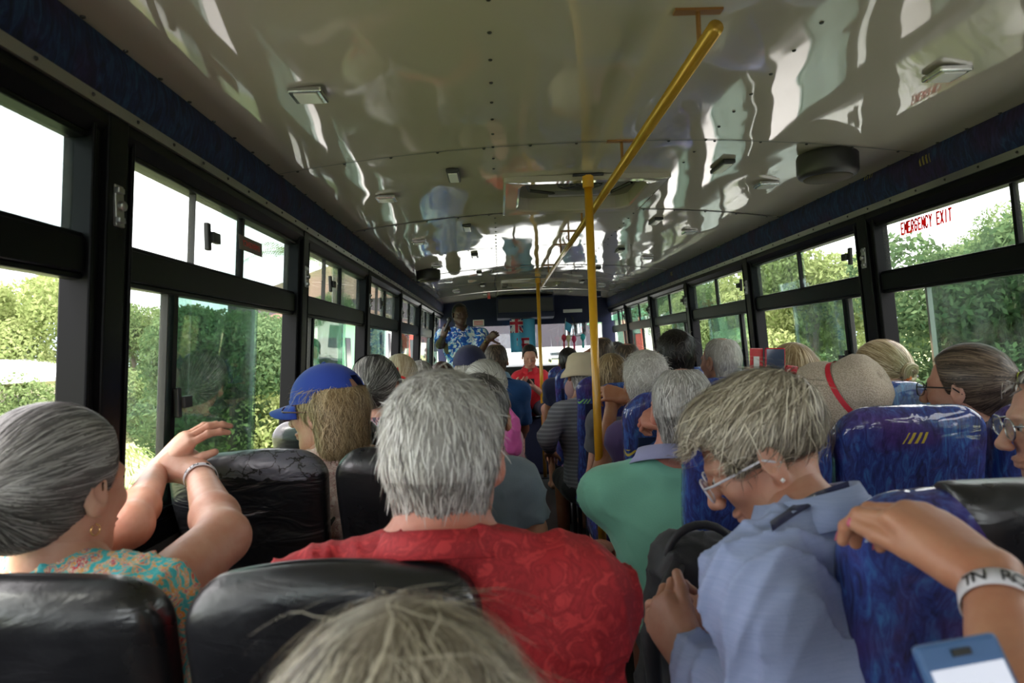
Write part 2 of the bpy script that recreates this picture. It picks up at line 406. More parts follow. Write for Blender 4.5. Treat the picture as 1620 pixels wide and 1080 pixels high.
def block_letters(text, width, height, stroke, M, mat, parent):
    mb = MB(); adv = width/len(text); w_ = adv*.62; Mx = np.array(M)
    for i, ch in enumerate(text):
        x0 = -width/2+i*adv+adv*.15
        for j, (a, b, c, d) in enumerate(GLYPH.get(ch, [])):
            p = np.array([x0+a*w_, (b-.5)*height]); q = np.array([x0+c*w_, (d-.5)*height]); v = q-p; L_ = np.hypot(*v); v = v/L_; nn = np.array([-v[1], v[0]])*stroke/2; p = p-v*stroke*.4; q = q+v*stroke*.4
            z = .0002*j; vs = [(*(p+nn), z), (*(p-nn), z), (*(q-nn), z), (*(q+nn), z)]; vs += [(x, y, z_+.0006) for x, y, z_ in vs]
            mb.add([(Mx @ np.array([*t_, 1]))[:3] for t_ in vs], [(0, 1, 2, 3), (7, 6, 5, 4), (0, 4, 5, 1), (1, 5, 6, 2), (2, 6, 7, 3), (3, 7, 4, 0)])
    return mb.obj('lettering', mat, parent, kind='structure')
M_RED = plain('red sticker lettering', (.55, .03, .03), .4)
def _glow():
    n = N('translucent red lettering'); d = n.n('BsdfDiffuse'); t_ = n.n('BsdfTranslucent'); m = n.n('MixShader')
    n.set(d.inputs[0], (.75, .05, .05)); n.set(t_.inputs[0], (.75, .05, .05)); n.set(m.inputs[0], .6); n.t.links.new(d.outputs[0], m.inputs[1]); n.t.links.new(t_.outputs[0], m.inputs[2]); n.t.links.new(m.outputs[0], n.out.inputs[0]); return n.m
M_REDG = _glow()
M_STK = plain('pale clear sticker', (.8, .72, .7), .4)
def window(n, side, y0, y1, opt):
    """one window bay: frame with mid rail, panes, stiles, catches"""
    s = -1 if side == 'left' else 1; X = XL if s < 0 else XR
    def slab(mb, ya, yb, za, zb, inn, out):
        vs = [(X(z)-s*inn if q == 0 else X(z)+s*out, yy, z) for z in (za, zb) for yy in (ya, yb) for q in (0, 1)]
        mb.add(vs, [(0, 1, 3, 2), (4, 6, 7, 5), (0, 4, 5, 1), (2, 3, 7, 6), (0, 2, 6, 4), (1, 5, 7, 3)]); return mb
    fr = MB()
    slab(fr, y0, y1, ZM0, ZM1, .006, .04); slab(fr, y0, y1, ZS-.002, ZS+.022, .004, .04); slab(fr, y0, y1, ZT-.012, ZT, .004, .04)
    slab(fr, y0, y1, ZM0-.012, ZM0, .0, .03); slab(fr, y0, y1, ZM1, ZM1+.01, .0, .03)
    o = fr.obj('window_%d' % n, M_BLACK, kind='structure', bevel=.003)
    L = y1-y0
    def pane(ya, yb, za, zb, off, mat): return slab(MB(), ya, yb, za, zb, -off, off+.004).obj('pane', mat, o, kind='structure')
    def stile(y, za, zb, w=.016, mat=None, name='stile'): return slab(MB(), y-w/2, y+w/2, za, zb, -.004, .022).obj(name, mat or M_BLACK, o, kind='structure')
    def catch(y, z):
        c = MB(); x = X(z)
        c.box((x-s*.004, y, z), (.014, .020, .075)).box((x-s*.012, y+.028, z), (.016, .045, .030))
        c.obj('catch', M_DKPL, o, kind='structure', bevel=.003)
    # upper light
    lo, up = opt.get('lo', 'std'), opt.get('up', 'std')
    z0, z1 = ZM1+.008, ZT-.01
    if up == 'split2':
        pane(y0, y0+L*.52, z0, z1, .010, M_GLASS); pane(y0+L*.48, y1, z0, z1, .020, M_TINT2); stile(y0+L*.5, z0, z1, .014)
    elif up == 'exit':
        pane(y0, y0+L*.60, z0, z1, .010, M_GLASS); pane(y0+L*.5, y1, z0, z1, .020, M_GLASS); stile(y0+L*.40, z0, z1, .014)
    else:
        pane(y0, y0+L*.62, z0, z1, .010, opt.get('g1', M_GLASS)); pane(y0+L*.46, y1, z0, z1, .022, opt.get('g2', M_TINT2)); stile(y0+L*opt.get('us', .54), z0, z1, .018)
        stile(y0+L*.28, z0, z1, .003, M_RUB)
    if opt.get('cu', True): catch(y0+L*.33, (z0+z1)/2-.01) if s < 0 else catch(y0+.07, (z0+z1)/2)
    # lower light: sliding pane standing over a fixed pane, so the overlap is darker
    z0, z1 = ZS+.022, ZM0-.01
    a, b = opt.get('slide', (.20, .78))
    pane(y0, y0+L*(a+.12), z0, z1, .012, M_GLASS) if opt.get('fix', True) else None
    pane(y0+L*a, y0+L*b, z0, z1, .020, opt.get('gs', M_TINT))
    stile(y0+L*(a+.035), z0, z1, .022); stile(y0+L*a, z0, z1, .004, M_RUB); stile(y0+L*(b-.02), z0, z1, .012, M_ALU if opt.get('alu') else M_TINT2)
    catch(y0+L*(a+.04), z0+.25)
    return o, X
left_y = [1.40+1.35*i for i in range(-2, 6)]; right_y = [2.81+1.35*i for i in range(-3, 5)]
wn = 1
opts_l = {3: dict(slide=(.17, .70), us=.56), 2: dict(slide=(.15, .5), us=.8, gs=M_GLASS), 4: dict(slide=(.10, .66)), 5: dict(slide=(.05, .62)), 6: dict(slide=(.02, .6), up='split2'), 7: dict(slide=(.1, .9))}
for i in range(len(left_y)):
    a = left_y[i]+.075; b = (left_y[i+1] if i+1 < len(left_y) else 9.40)-.075
    wo, X_ = window(wn, 'left', a, b, opts_l.get(i+1, {})); wn += 1
    if i == 2:      # worn warning sticker on the sliding pane
        z = 1.70; y = 2.20
        st = MB().box((XL(z)+.002, y, z), (.001, .20, .045)).obj('sticker', plain('grey sticker backing', (.12, .09, .085), .5), wo, kind='structure')
        M = Matrix.Translation((XL(z)+.0035, y, z)) @ Matrix.Rotation(math.radians(90), 4, 'Z') @ Matrix.Rotation(math.radians(90), 4, 'X')
        M[0][0] *= 1
        text_mesh('EMERGENCY', .026, M_RED, 'lettering', M @ Matrix.Scale(-1, 4, (1, 0, 0)), wo, 'structure')
opts_r = {3: dict(up='exit', slide=(.30, .80), gs=M_TINT3, alu=True, fix=True, cl=.0), 4: dict(slide=(.12, .62), up='split2', g1=M_TINT2, gs=M_TINT3), 5: dict(slide=(.12, .72), up='split2', gs=M_TINT3), 6: dict(slide=(.1, .5), up='split2'), 7: dict(slide=(.4, .9), up='split2'), 2: dict(slide=(.1, .6), up='exit')}
for i in range(len(right_y)):
    a = right_y[i]+.075; b = (right_y[i+1] if i+1 < len(right_y) else 9.40)-.075
    wo, X_ = window(wn, 'right', a, b, opts_r.get(i+1, {})); wn += 1
    if i == 2:
        z = 1.738; y = 2.425
        M = Matrix.Translation((XR(z)-.001, y, z)) @ Matrix.Rotation(math.radians(-90), 4, 'Z') @ Matrix.Rotation(math.radians(90), 4, 'X')
        block_letters('EMERGENCY EXIT', .295, .041, .0074, M, M_REDG, wo)
# ---------------------------------------------------------------- front and back ends
def ends():
    # front bulkhead over the windscreen, side posts, dashboard
    pts = [(x, crown(x)+.01) for x in np.linspace(XL(1.9)-.02, XR(1.9)+.02, 24)]
    b = MB().prism([(XL(1.7)-.02, 1.66)]+pts+[(XR(1.7)+.02, 1.66)], YF-.02, YF+.06)
    b.obj('wall_front', M_NAVY, kind='structure')
    MB().box2((XL(1)-.02, YF, 0), (XR(1)+.02, YF+.1, 1.0)).obj('wall_front_lower', M_NAVY, kind='structure')
    for i, (x0, x1) in enumerate(((XL(1)-.02, -.74), (1.44, XR(1)+.02), (.33, .36))):
        MB().box2((x0, YF-.01, 1.0), (x1, YF+.07, 1.68)).obj('trim_%d' % (40+i), M_NAVY if i < 2 else M_BLACK, kind='structure')
    MB().box2((-.8, YF+.02, 1.0), (1.5, YF+.026, 1.68)).obj('window_30', glass_mat('windscreen glass', (.90, .93, .93)), kind='structure')
    MB().prism([(YF-.45, .80), (YF-.45, .98), (YF-.35, 1.10), (YF-.02, 1.12), (YF-.02, .80)], XL(1), XR(1), 0).obj('dashboard', M_DKPL, bevel=.02)['label'] = 'black moulded dashboard under the windscreen'
    bpy.data.objects['dashboard']['category'] = 'dashboard'
    bw = MB().box2((XL(1), YB-.05, 0), (XR(1), YB, 1.0)).box2((XL(1), YB-.05, 1.8), (XR(1), YB, 2.1)).box2((XL(1), YB-.05, 1.0), (-.4, YB, 1.8)).box2((1.15, YB-.05, 1.0), (XR(1), YB, 1.8))
    bw.obj('wall_back', M_NAVY, kind='structure')
    MB().box2((-.4, YB-.03, 1.0), (1.15, YB-.02, 1.8)).obj('window_31', M_GLASS, kind='structure')  # unseen rear glass, put in for fill light on the backs of heads
ends()
def portals():
    for X, s in ((XL, -1), (XR, 1)):
        l = bpy.data.lights.new('window portal', 'AREA'); l.shape = 'RECTANGLE'; l.size = YF-YB; l.size_y = .86; l.cycles.is_portal = True
        o = bpy.data.objects.new('window_portal', l); COL.objects.link(o); o.location = (X(1.38)+s*.08, (YF+YB)/2, 1.38); o['kind'] = 'helper'
        # area lights shine along their -Z; turn that into the cabin, long side down the bus
        o.rotation_euler = Matrix(((0, 0, s), (1, 0, 0), (0, s, 0))).to_euler() if s > 0 else Matrix(((0, 0, -1), (1, 0, 0), (0, -1, 0))).to_euler()
portals()
# ---------------------------------------------------------------- ceiling fittings
def fittings():
    # small square lamps and long lamps
    first = None
    lamps = []
    for k in range(6):
        y = 1.76+1.21*k
        for s in (-1, 1): lamps.append((XC+s*(.85 if s < 0 else .815), y, 'small', s, k))
    for k in range(6):
        y = 2.72+1.17*k
        for s in (-1, 1): lamps.append((XC+s*.54, y, 'long', s, k))
    nth = ['first', 'second', 'third', 'fourth', 'fifth', 'last']
    proto = {}
    for x, y, ty, s, k in lamps:
        z = crown(x)-.003
        side = 'over the black seats' if s < 0 else 'over the blue seats'
        if ty == 'small': lab = 'small square ceiling lamp %s, %s in its row from the camera' % (side, nth[k])
        else: lab = 'narrow oblong ceiling lamp %s, %s in its row from the camera' % (side, nth[k])
        if ty not in proto:
            t = thing('ceiling_lamp', lab, 'lamp', (x, y, z), 'roof lamps')
            w_, l_ = (.085, .085) if ty == 'small' else (.05, .17)
            MB().box((x, y, z-.007), (w_, l_, .016)).obj('lamp_housing', M_CHROME if ty == 'small' else M_DKPL, t, bevel=.004)
            MB().box((x, y, z-.016), (w_*.72, l_*.8, .006)).obj('lens', M_LENS, t, bevel=.003)
            proto[ty] = t
        else:
            c = copy_tree(proto[ty], (x, y, z)); c['label'] = lab
    # round loudspeakers
    for (x, y, r, lab) in ((1.25, 2.52, .108, 'big round black loudspeaker hanging over the emergency exit window side'), (-.56, 5.62, .10, 'black loudspeaker hanging from the ceiling edge near the standing guide')):
        z = crown(x)
        t = thing('loudspeaker', lab, 'speaker', (x, y, z), 'ceiling loudspeakers')
        MB().lathe([(r*.96, 0), (r, -.012), (r, -.07), (r*.93, -.085), (r*.8, -.09)], (x, y, z), None, 32).obj('speaker_housing', M_DKPL, t, smooth=True)
        MB().lathe([(r*.8, -.088), (r*.78, -.094), (r*.1, -.096), (0.001, -.096)], (x, y, z), None, 32).obj('speaker_grille', plain('brown grille cloth', (.06, .05, .035), .8, bump=.4, bscale=300), t, smooth=True)
    # roof hatches
    for (y0, y1, lab) in ((2.86, 3.58, 'roof hatch with fan and bolt bar behind the first yellow pole'), (7.27, 7.92, 'small roof hatch near the front of the cabin')):
        x0, x1 = .045, .755; z = crown(.4)-.006; t = thing('roof_hatch', lab, 'hatch', ((x0+x1)/2, y0, z), 'roof hatches')
        f = MB(); b = .075; r = 10
        def rr(xa, xb, ya, yb, zz, rad, n=5):
            out = []
            for cx, cy, a0 in ((xb-rad, yb-rad, 0), (xa+rad, yb-rad, 90), (xa+rad, ya+rad, 180), (xb-rad, ya+rad, 270)):
                for i in range(n+1): a = math.radians(a0+90*i/n); out.append((cx+rad*math.cos(a), cy+rad*math.sin(a), zz))
            return out
        f.loft([rr(x0, x1, y0, y1, z+.004, .01), rr(x0, x1, y0, y1, z-.016, .012), rr(x0+.01, x1-.01, y0+.01, y1-.01, z-.020, .012), rr(x0+b-.01, x1-b+.01, y0+b-.01, y1-b+.01, z-.016, .08), rr(x0+b, x1-b, y0+b, y1-b, z-.010, .08), rr(x0+b, x1-b, y0+b, y1-b, z+.055, .08)], False)
        f.obj('hatch_frame', M_CEIL, t, smooth=False)
        MB().loft([rr(x0+b-.01, x1-b+.01, y0+b-.01, y1-b+.01, z+.052, .08), rr(x0+b-.01, x1-b+.01, y0+b-.01, y1-b+.01, z+.06, .08)]).obj('lid', plain('olive grey lid', (.20, .20, .15), .5), t)
        g = MB(); cx, cy = XC+.02, (y0+y1)/2-.08
        for rad in (.03, .055, .08, .105): g.tube([(cx+rad*math.cos(a), cy+rad*math.sin(a), z+.03) for a in np.linspace(0, 2*math.pi, 25)], .004, 6)
        for a in range(6): g.tube([(cx, cy, z+.03), (cx+.105*math.cos(a*1.047), cy+.105*math.sin(a*1.047), z+.03)], .003, 5)
        g.obj('fan_grille', M_DKPL, t)
        MB().box((XC+.03, y0+.5*(y1-y0)+.06, z+.02), (.30, .028, .02)).obj('lock_bar', M_ALU, t, bevel=.003)
        MB().tube([(x0+b+.03, y0+b+.16, z+.03), (x0+b+.05, y0+b+.30, z+.03), (x0+b+.18, y0+b+.34, z+.02), (x1-b-.12, y0+b+.36, z+.02), (x1-b-.04, y0+b+.2, z+.03)], .008, 8).obj('hinge_arm', M_DKPL, t)
    # poles
    for (x, y, lab, r) in ((.40, 2.86, 'yellow upright pole beside the man in mint green', .0175), (.42, 7.0, 'yellow upright pole in front of the woman in the red polo', .0185)):
        zt = crown(x)-.004
        t = thing('grab_pole', lab, 'pole', (x, y, 0), 'yellow grab poles')
        MB().tube([(x, y, 0.01), (x, y, zt)], r, 16).obj('pole_tube', M_YEL, t, smooth=True)
        MB().box((x, y, zt-.003), (.13, .04, .008)).obj('top_plate', M_STEEL, t, bevel=.002)
        MB().lathe([(.045, 0.001), (.045, .008), (.022, .014)], (x, y, 0), None, 16).obj('foot_flange', M_STEEL, t)
        MB().lathe([(r*1.35, 0), (r*1.35, .05)], (x, y, zt-.055), None, 16).obj('collar', M_YEL, t)
    t = thing('overhead_rail', 'long brass-yellow grab rail hung under the ceiling', 'rail', (.46, 1.36, 1.97))
    MB().tube([(.46, 1.36, 1.97), (.46, 7.75, 1.97)], .0165, 16).obj('rail_tube', M_BRASS, t, smooth=True)
    for y in (1.47, 2.4, 3.58, 4.25, 4.8, 6.0, 7.2):
        z = crown(.46)-.003
        b = MB().box((.46, y, z-.002), (.105, .024, .006)).tube([(.46, y, 1.975), (.46, y, z)], .0055, 8)
        b.obj('bracket', plain('rusty gold bracket', (.28, .13, .04), .4, .4), t)
    # things at the front end
    zt = crown(.4)
    p0, p1 = P(785, 472, 9.1), P(878, 500, 9.1)
    t = thing('screen_housing', 'navy padded box for a screen hanging over the windscreen', 'box', (p0[0], 9.1, p1[2]))
    MB().prism([(9.1, p0[2]+.02), (9.1, p1[2]+.06), (9.16, p1[2]-.0), (9.4, p1[2]-.02), (9.42, p0[2]+.02)], p0[0], p1[0], 0).obj('cover', M_NAVY, t, bevel=.01)
    MB().box2((p0[0]+.02, 9.085, p1[2]+.075), (p1[0]-.02, 9.1, p0[2]-.01)).obj('screen_panel', M_DKPL, t)
    a, b = P(748, 506, YF-.03), P(766, 515, YF-.03)
    st = MB().box2((a[0], YF-.03, b[2]), (b[0], YF-.024, a[2])).obj('warning_sticker', M_WHITE)
    tag(st, 'white and red notice sticker on the navy bulkhead beside the guide', 'sticker')
    rd = MB()
    for k in range(3): z = b[2]+.012+k*.022; rd.box2((a[0]+.012, YF-.032, z), (b[0]-.012, YF-.031, z+.012))
    rd.obj('printed_lines', M_RED, st)
    a, b = P(891, 489.5, YF-.03), P(921, 493.5, YF-.03)
    tag(MB().box2((a[0], YF-.04, b[2]), (b[0], YF-.022, a[2])).obj('strip_lamp', M_WHITE), 'thin white strip on the navy bulkhead over the mirror', 'lamp')
    a = P(774, 480, 9.0)
    tag(MB().box((a[0], 9.0, crown(a[0])-.02), (.035, .03, .045)).obj('roof_button', M_RED, bevel=.004), 'small red box on the ceiling beside the guide', 'button')
    a = P(942, 470, 8.6)
    tag(MB().box((a[0], 8.6, crown(a[0])-.035), (.14, .1, .07)).obj('ceiling_box', M_NAVY, bevel=.008), 'small dark box under the ceiling near the driver side post', 'box')
fittings()
def flagstuff():
    # Fijian ensign hanging over the windscreen
    d = 9.30
    a, b = P(806, 496, d), P(848, 556, d); x0, x1, z1, z0 = a[0], b[0], a[2], b[2]
    t = thing('fiji_flag', 'light blue ensign with union emblem hanging in the windscreen', 'flag', ((x0+x1)/2, d, z0))
    t.name = 'hanging_flag'
    cb = plain('flag light blue', (.10, .42, .68), .85); cr = plain('flag red', (.5, .02, .05), .85); cw = plain('flag white', (.75, .75, .78), .85); cn = plain('flag navy', (.02, .03, .22), .85)
    def yy(x): return d + .012*math.sin((x-x0)*38)
    def cloth(name, X0, X1, Z0, Z1, mat, off=0, shear=0):
        g = [[(x+shear*(z-Z0), yy(x)-off, z) for x in np.linspace(X0, X1, 14)] for z in np.linspace(Z0, Z1, 10)]
        o = MB().sheet(g).obj(name, mat, t, smooth=True); sd = o.modifiers.new('s', 'SOLIDIFY'); sd.thickness = .0015; return o
    cloth('cloth', x0, x1, z0, z1, cb)
    W = x1-x0; Hh = z1-z0; cx1 = x0+W*.52; cz0 = z1-Hh*.50
    cloth('canton', x0, cx1, cz0, z1, cn, .003)
    mb = MB()
    def band(pa, pb, w_, mat, off, nm):
        pa = np.array(pa); pb = np.array(pb); v = pb-pa; L = np.hypot(*v); q = np.array([-v[1], v[0]])/L*w_/2
        g = []
        for s_ in np.linspace(0, 1, 12):
            c_ = pa+v*s_; row = []
            for sg in (-1, 1):
                p_ = c_+q*sg; p_[0] = min(max(p_[0], x0), cx1); p_[1] = min(max(p_[1], cz0), z1); row.append((p_[0], yy(p_[0])-off, p_[1]))
            g.append(row)
        MB().sheet(g).obj(nm, mat, t)
    cm = ((x0+cx1)/2, (cz0+z1)/2)
    band((x0, cz0), (cx1, z1), .055, cw, .005, 'saltire'); band((x0, z1), (cx1, cz0), .055, cw, .005, 'saltire')
    band((x0, cz0), (cx1, z1), .02, cr, .006, 'saltire'); band((x0, z1), (cx1, cz0), .02, cr, .006, 'saltire')
    band((cm[0], cz0), (cm[0], z1), .07, cw, .007, 'cross'); band((x0, cm[1]), (cx1, cm[1]), .07, cw, .007, 'cross')
    band((cm[0], cz0), (cm[0], z1), .042, cr, .009, 'cross'); band((x0, cm[1]), (cx1, cm[1]), .042, cr, .009, 'cross')
    # coat of arms shield
    sx, sz = x0+W*.50, z0+Hh*.20
    g = [[(sx+u*.085*(1 if v_ > .35 else .55+v_*1.25), yy(sx)-.006, sz-.08+v_*.17) for u in (-1, 0, 1)] for v_ in np.linspace(0, 1, 8)]
    MB().sheet(g).obj('shield', cw, t)
    m2 = MB(); m2.box((sx, yy(sx)-.008, sz), (.03, .002, .15)).box((sx, yy(sx)-.008, sz-.005), (.15, .002, .03)).box((sx, yy(sx)-.008, sz+.07), (.17, .002, .035))
    m2.obj('shield_cross', cr, t)
    # inside mirror with dangling ornaments and little flags
    d = 9.0
    a, b = P(897, 512, d), P(924, 530, d)
    t = thing('rear_view_mirror', 'wide inside mirror hanging over the windscreen with ornaments below', 'mirror', ((a[0]+b[0])/2, d, a[2]))
    MB().box2((a[0]-.03, d, b[2]-.01), (b[0]+.03, d+.02, a[2]+.01)).obj('mirror_frame', M_DKPL, t, bevel=.01)
    mm = N('mirror silver'); mm.p(Base_Color=(.75, .75, .78), Metallic=1.0, Roughness=.03)
    MB().box2((a[0]-.02, d-.003, b[2]), (b[0]+.02, d, a[2])).obj('mirror_glass', mm.m, t)
    MB().tube([((a[0]+b[0])/2, d+.02, a[2]), ((a[0]+b[0])/2, YF-.02, a[2]+.12)], .01, 8).obj('mirror_arm', M_DKPL, t)
    for px, py, hh, col, lab in ((892, 532, .20, (.45, .02, .05), 'dark red tasselled ornament hanging below the mirror, beside the flag'), (908, 534, .12, (.55, .03, .12), 'pink and red round ornament hanging under the middle of the mirror'),
                              (899, 533, .10, (.6, .55, .3), 'pale yellow flower ornament hanging below the mirror'), (922, 531, .10, (.02, .35, .38), 'teal ornament hanging below the mirror end')):
        p = P(px, py, d-.04)
        t = thing('hanging_ornament', lab, 'ornament', p, 'mirror ornaments')
        m_ = plain('ornament '+lab[:8], col, .6)
        MB().lathe([(.004, .03), (.028, .01), (.034, -.03), (.018, -.055), (.012, -.07)], p, None, 12).obj('bead', m_, t, smooth=True)
        MB().tube([p+np.array([0, 0, .03]), p+np.array([0, .02, .12])], .0025, 5).obj('string', M_RED, t)
        MB().tube([p+np.array([0, 0, -.06]), p+np.array([0, 0, -.06-hh])], [.010, .018], 8).obj('tassel', m_, t)
    for px, lab in ((893, 'little blue flag on a stick at the flag side of the mirror'), (931, 'little blue flag on a stick behind the near yellow pole')):
        p = P(px, 520, 8.97)
        t = thing('small_flag', lab, 'flag', p, 'small stick flags')
        MB().tube([p+np.array([0, 0, -.06]), p+np.array([0.02, 0, .14])], .003, 6).obj('stick', M_WHITE, t)
        MB().sheet([[(p[0]+.02*v_+u*.08, p[1]+.006*math.sin(u*6), p[2]+.0+v_*.10-u*.05) for u in np.linspace(0, 1, 6)] for v_ in (0, .5, 1)]).obj('cloth', cb, t)
flagstuff()
# ================================================================ seats
def ring(cx, cy, cz, hw, ht, n=40, e=3.2):
    out = []
    for j in range(n):
        a = 2*math.pi*j/n; c, s = math.cos(a), math.sin(a)
        out.append((cx+hw*math.copysign(abs(c)**(2/e), c), cy+ht*math.copysign(abs(s)**(2/e), s), cz))
    return out
def seat(name, label, x0, x1, y, top, style, group, panel=None):
    """one place of a bench; y is where the top of the back stands"""
    cx = (x0+x1)/2; hw = (x1-x0)/2-.004; zb = .40; rec = .13
    t = thing('bus_seat', label, 'seat', (cx, y, 0), group)
    mat = {'black': M_VINYL, 'torn': M_TORN, 'blue': M_BLUE}[style]
    R = .075 if style != 'blue' else .095; th = .050 if style != 'blue' else .052
    rings = []
    t.name = 'bus_seat'
    zs = list(np.linspace(zb, top-R, 16)) + [top-R+R*math.sin(a) for a in np.linspace(.1, math.pi/2, 12)]
    for z in zs:
        k = max(0, z-(top-R))/R; c = math.sqrt(max(0, 1-k*k))
        w_ = hw-(R*.85)*(1-c); f = (z-zb)/(top-zb)
        t_ = (th*(1.15-.25*f)+.006*math.sin(f*9))*(.15+.85*math.sqrt(max(0, 1-max(0, (z-(top-.055))/.055)**2)) if z > top-.055 else 1)
        yy = y + rec*(1-f)*1.0
        # gentle swelling and puckers so that the upholstery is not a plain slab
        rg = ring(cx, yy, z, w_*(1-.03*math.sin(f*3)), t_, 48, 3.6 if style != 'blue' else 4.2)
        sd = hash((round(x0, 2), round(y, 2))) % 100
        rg = [(p[0]+.003*math.sin(23*p[2]+sd+7*p[0]), p[1]+.004*math.sin(17*p[0]+31*p[2]+sd), p[2]-(0.012*((p[0]-cx)/hw)**2 if k > 0 else 0)*k+.003*math.sin(19*p[0]+sd)*k) for p in rg]
        rings.append(rg)
    MB().loft(rings).obj('backrest', mat, t, smooth=True)
    # seat cushion
    rg = []
    for z, w_, t_ in ((.36, hw-.01, .20), (.375, hw, .215), (.43, hw, .22), (.46, hw-.012, .212), (.468, hw-.05, .18)):
        rg.append(ring(cx, y+rec+.25, z, w_, t_, 40, 5))
    MB().loft(rg).obj('cushion', mat, t, smooth=True)
    if style == 'blue' and y > 2:
        # moulded back panel and piping
        g = []
        for z in np.linspace(.46, top-.16, 10):
            f = (z-zb)/(top-zb); g.append([(x, y+rec*(1-f)-th*(1.17-.22*f)-.004, z) for x in np.linspace(cx-hw*.74, cx+hw*.74, 8)])
        o = MB().sheet(g).obj('back_panel', panel or plain('dark blue back panel', (.012, .016, .06), .35, coat=.3, vary=.3), t); s_ = o.modifiers.new('s', 'SOLIDIFY'); s_.thickness = .006
    if panel == 'half':      # black vinyl back over the inner part of the blue seat
        rg = []
        for z in zs:
            if z < .5: continue
            k = max(0, z-(top-R))/R; c = math.sqrt(max(0, 1-k*k)); f = (z-zb)/(top-zb)
            t_ = (th*(1.15-.25*f)+.008)*(.15+.85*math.sqrt(max(0, 1-max(0, (z-(top-.055))/.055)**2)) if z > top-.055 else 1)
            xa = max(cx-hw+.125, cx-hw+(R*.85)*(1-c)); xb = cx+hw-(R*.85)*(1-c)+.003
            rg.append(ring((xa+xb)/2, y+rec*(1-f)-.002, z+.004*k, (xb-xa)/2, t_, 48, 4.5))
        MB().loft(rg).obj('back_cover', M_VINYL, t, smooth=True)['label'] = 'black vinyl back cover'
    for sx in (-hw*.7, hw*.7):
        f = MB()
        f.tube([(cx+sx, y+rec-.02, 0), (cx+sx, y+rec+.0, .36)], .014, 8); f.tube([(cx+sx, y+rec+.40, 0), (cx+sx, y+rec+.40, .36)], .014, 8)
        f.tube([(cx+sx, y+rec-.03, .34), (cx+sx, y+rec+.43, .34)], .012, 8)
        f.obj('leg_frame', M_STEEL, t)
    return t
def all_seats():
    # black vinyl pairs beside the far wall of windows, blue rows of three across the aisle
    words = ['first', 'second', 'third', 'fourth', 'fifth', 'sixth', 'seventh', 'eighth']
    ly = [.885, 1.70, 2.45, 3.2, 3.95, 4.7, 5.45, 6.2]
    for i, y in enumerate(ly):
        top = 1.075 if i == 0 else 1.115
        st = 'torn' if i == 1 else 'black'
        seat('s', {0: 'black vinyl seat behind the ponytailed woman with floral strap', 1: 'black vinyl seat with cracked peeling top under the clasped hands'}.get(i, 'black vinyl window seat in the %s row from the camera' % words[i]), -.825, -.435, y, top, st, 'black vinyl seats')
        seat('s', {0: 'black vinyl seat behind the man in the red shirt', 1: 'smooth black vinyl aisle seat just beyond the grey haired man in red'}.get(i, 'black vinyl aisle seat in the %s row from the camera' % words[i]), -.422, -.025, y, top, 'black', 'black vinyl seats')
    ry = [.86, 1.62, 2.42, 3.15, 3.9, 4.65, 5.4, 6.15]
    ed = [(.425, .79), (.79, 1.165), (1.175, 1.55)]
    for i, y in enumerate(ry):
        for j, (a, b) in enumerate(ed):
            top = 1.17
            lab = 'blue plastic covered %s seat in the %s row from the camera' % (('aisle', 'middle', 'window')[j], words[i])
            sty = 'blue'
            if i == 0:
                top = (1.145, 1.10, 1.12)[j]
                lab = ['blue plastic covered seat gripped by the hand with the paper wristband', 'black vinyl seat beside the gripped blue seat', 'black vinyl seat against the near end of the exit window wall'][j]
                sty = ['blue', 'black', 'black'][j]
            if i == 1: lab = ['blue seat between the mint shirted man and the backpack', 'big glossy blue seat behind the straw hat', 'blue seat behind the woman with lime hair tie'][j]
            seat('s', lab, a, b, y, top, sty, 'blue moquette seats' if sty == 'blue' else 'black vinyl seats', 'half' if i == 0 and j == 0 else M_GREY if i == 3 and j == 0 else None)
all_seats()
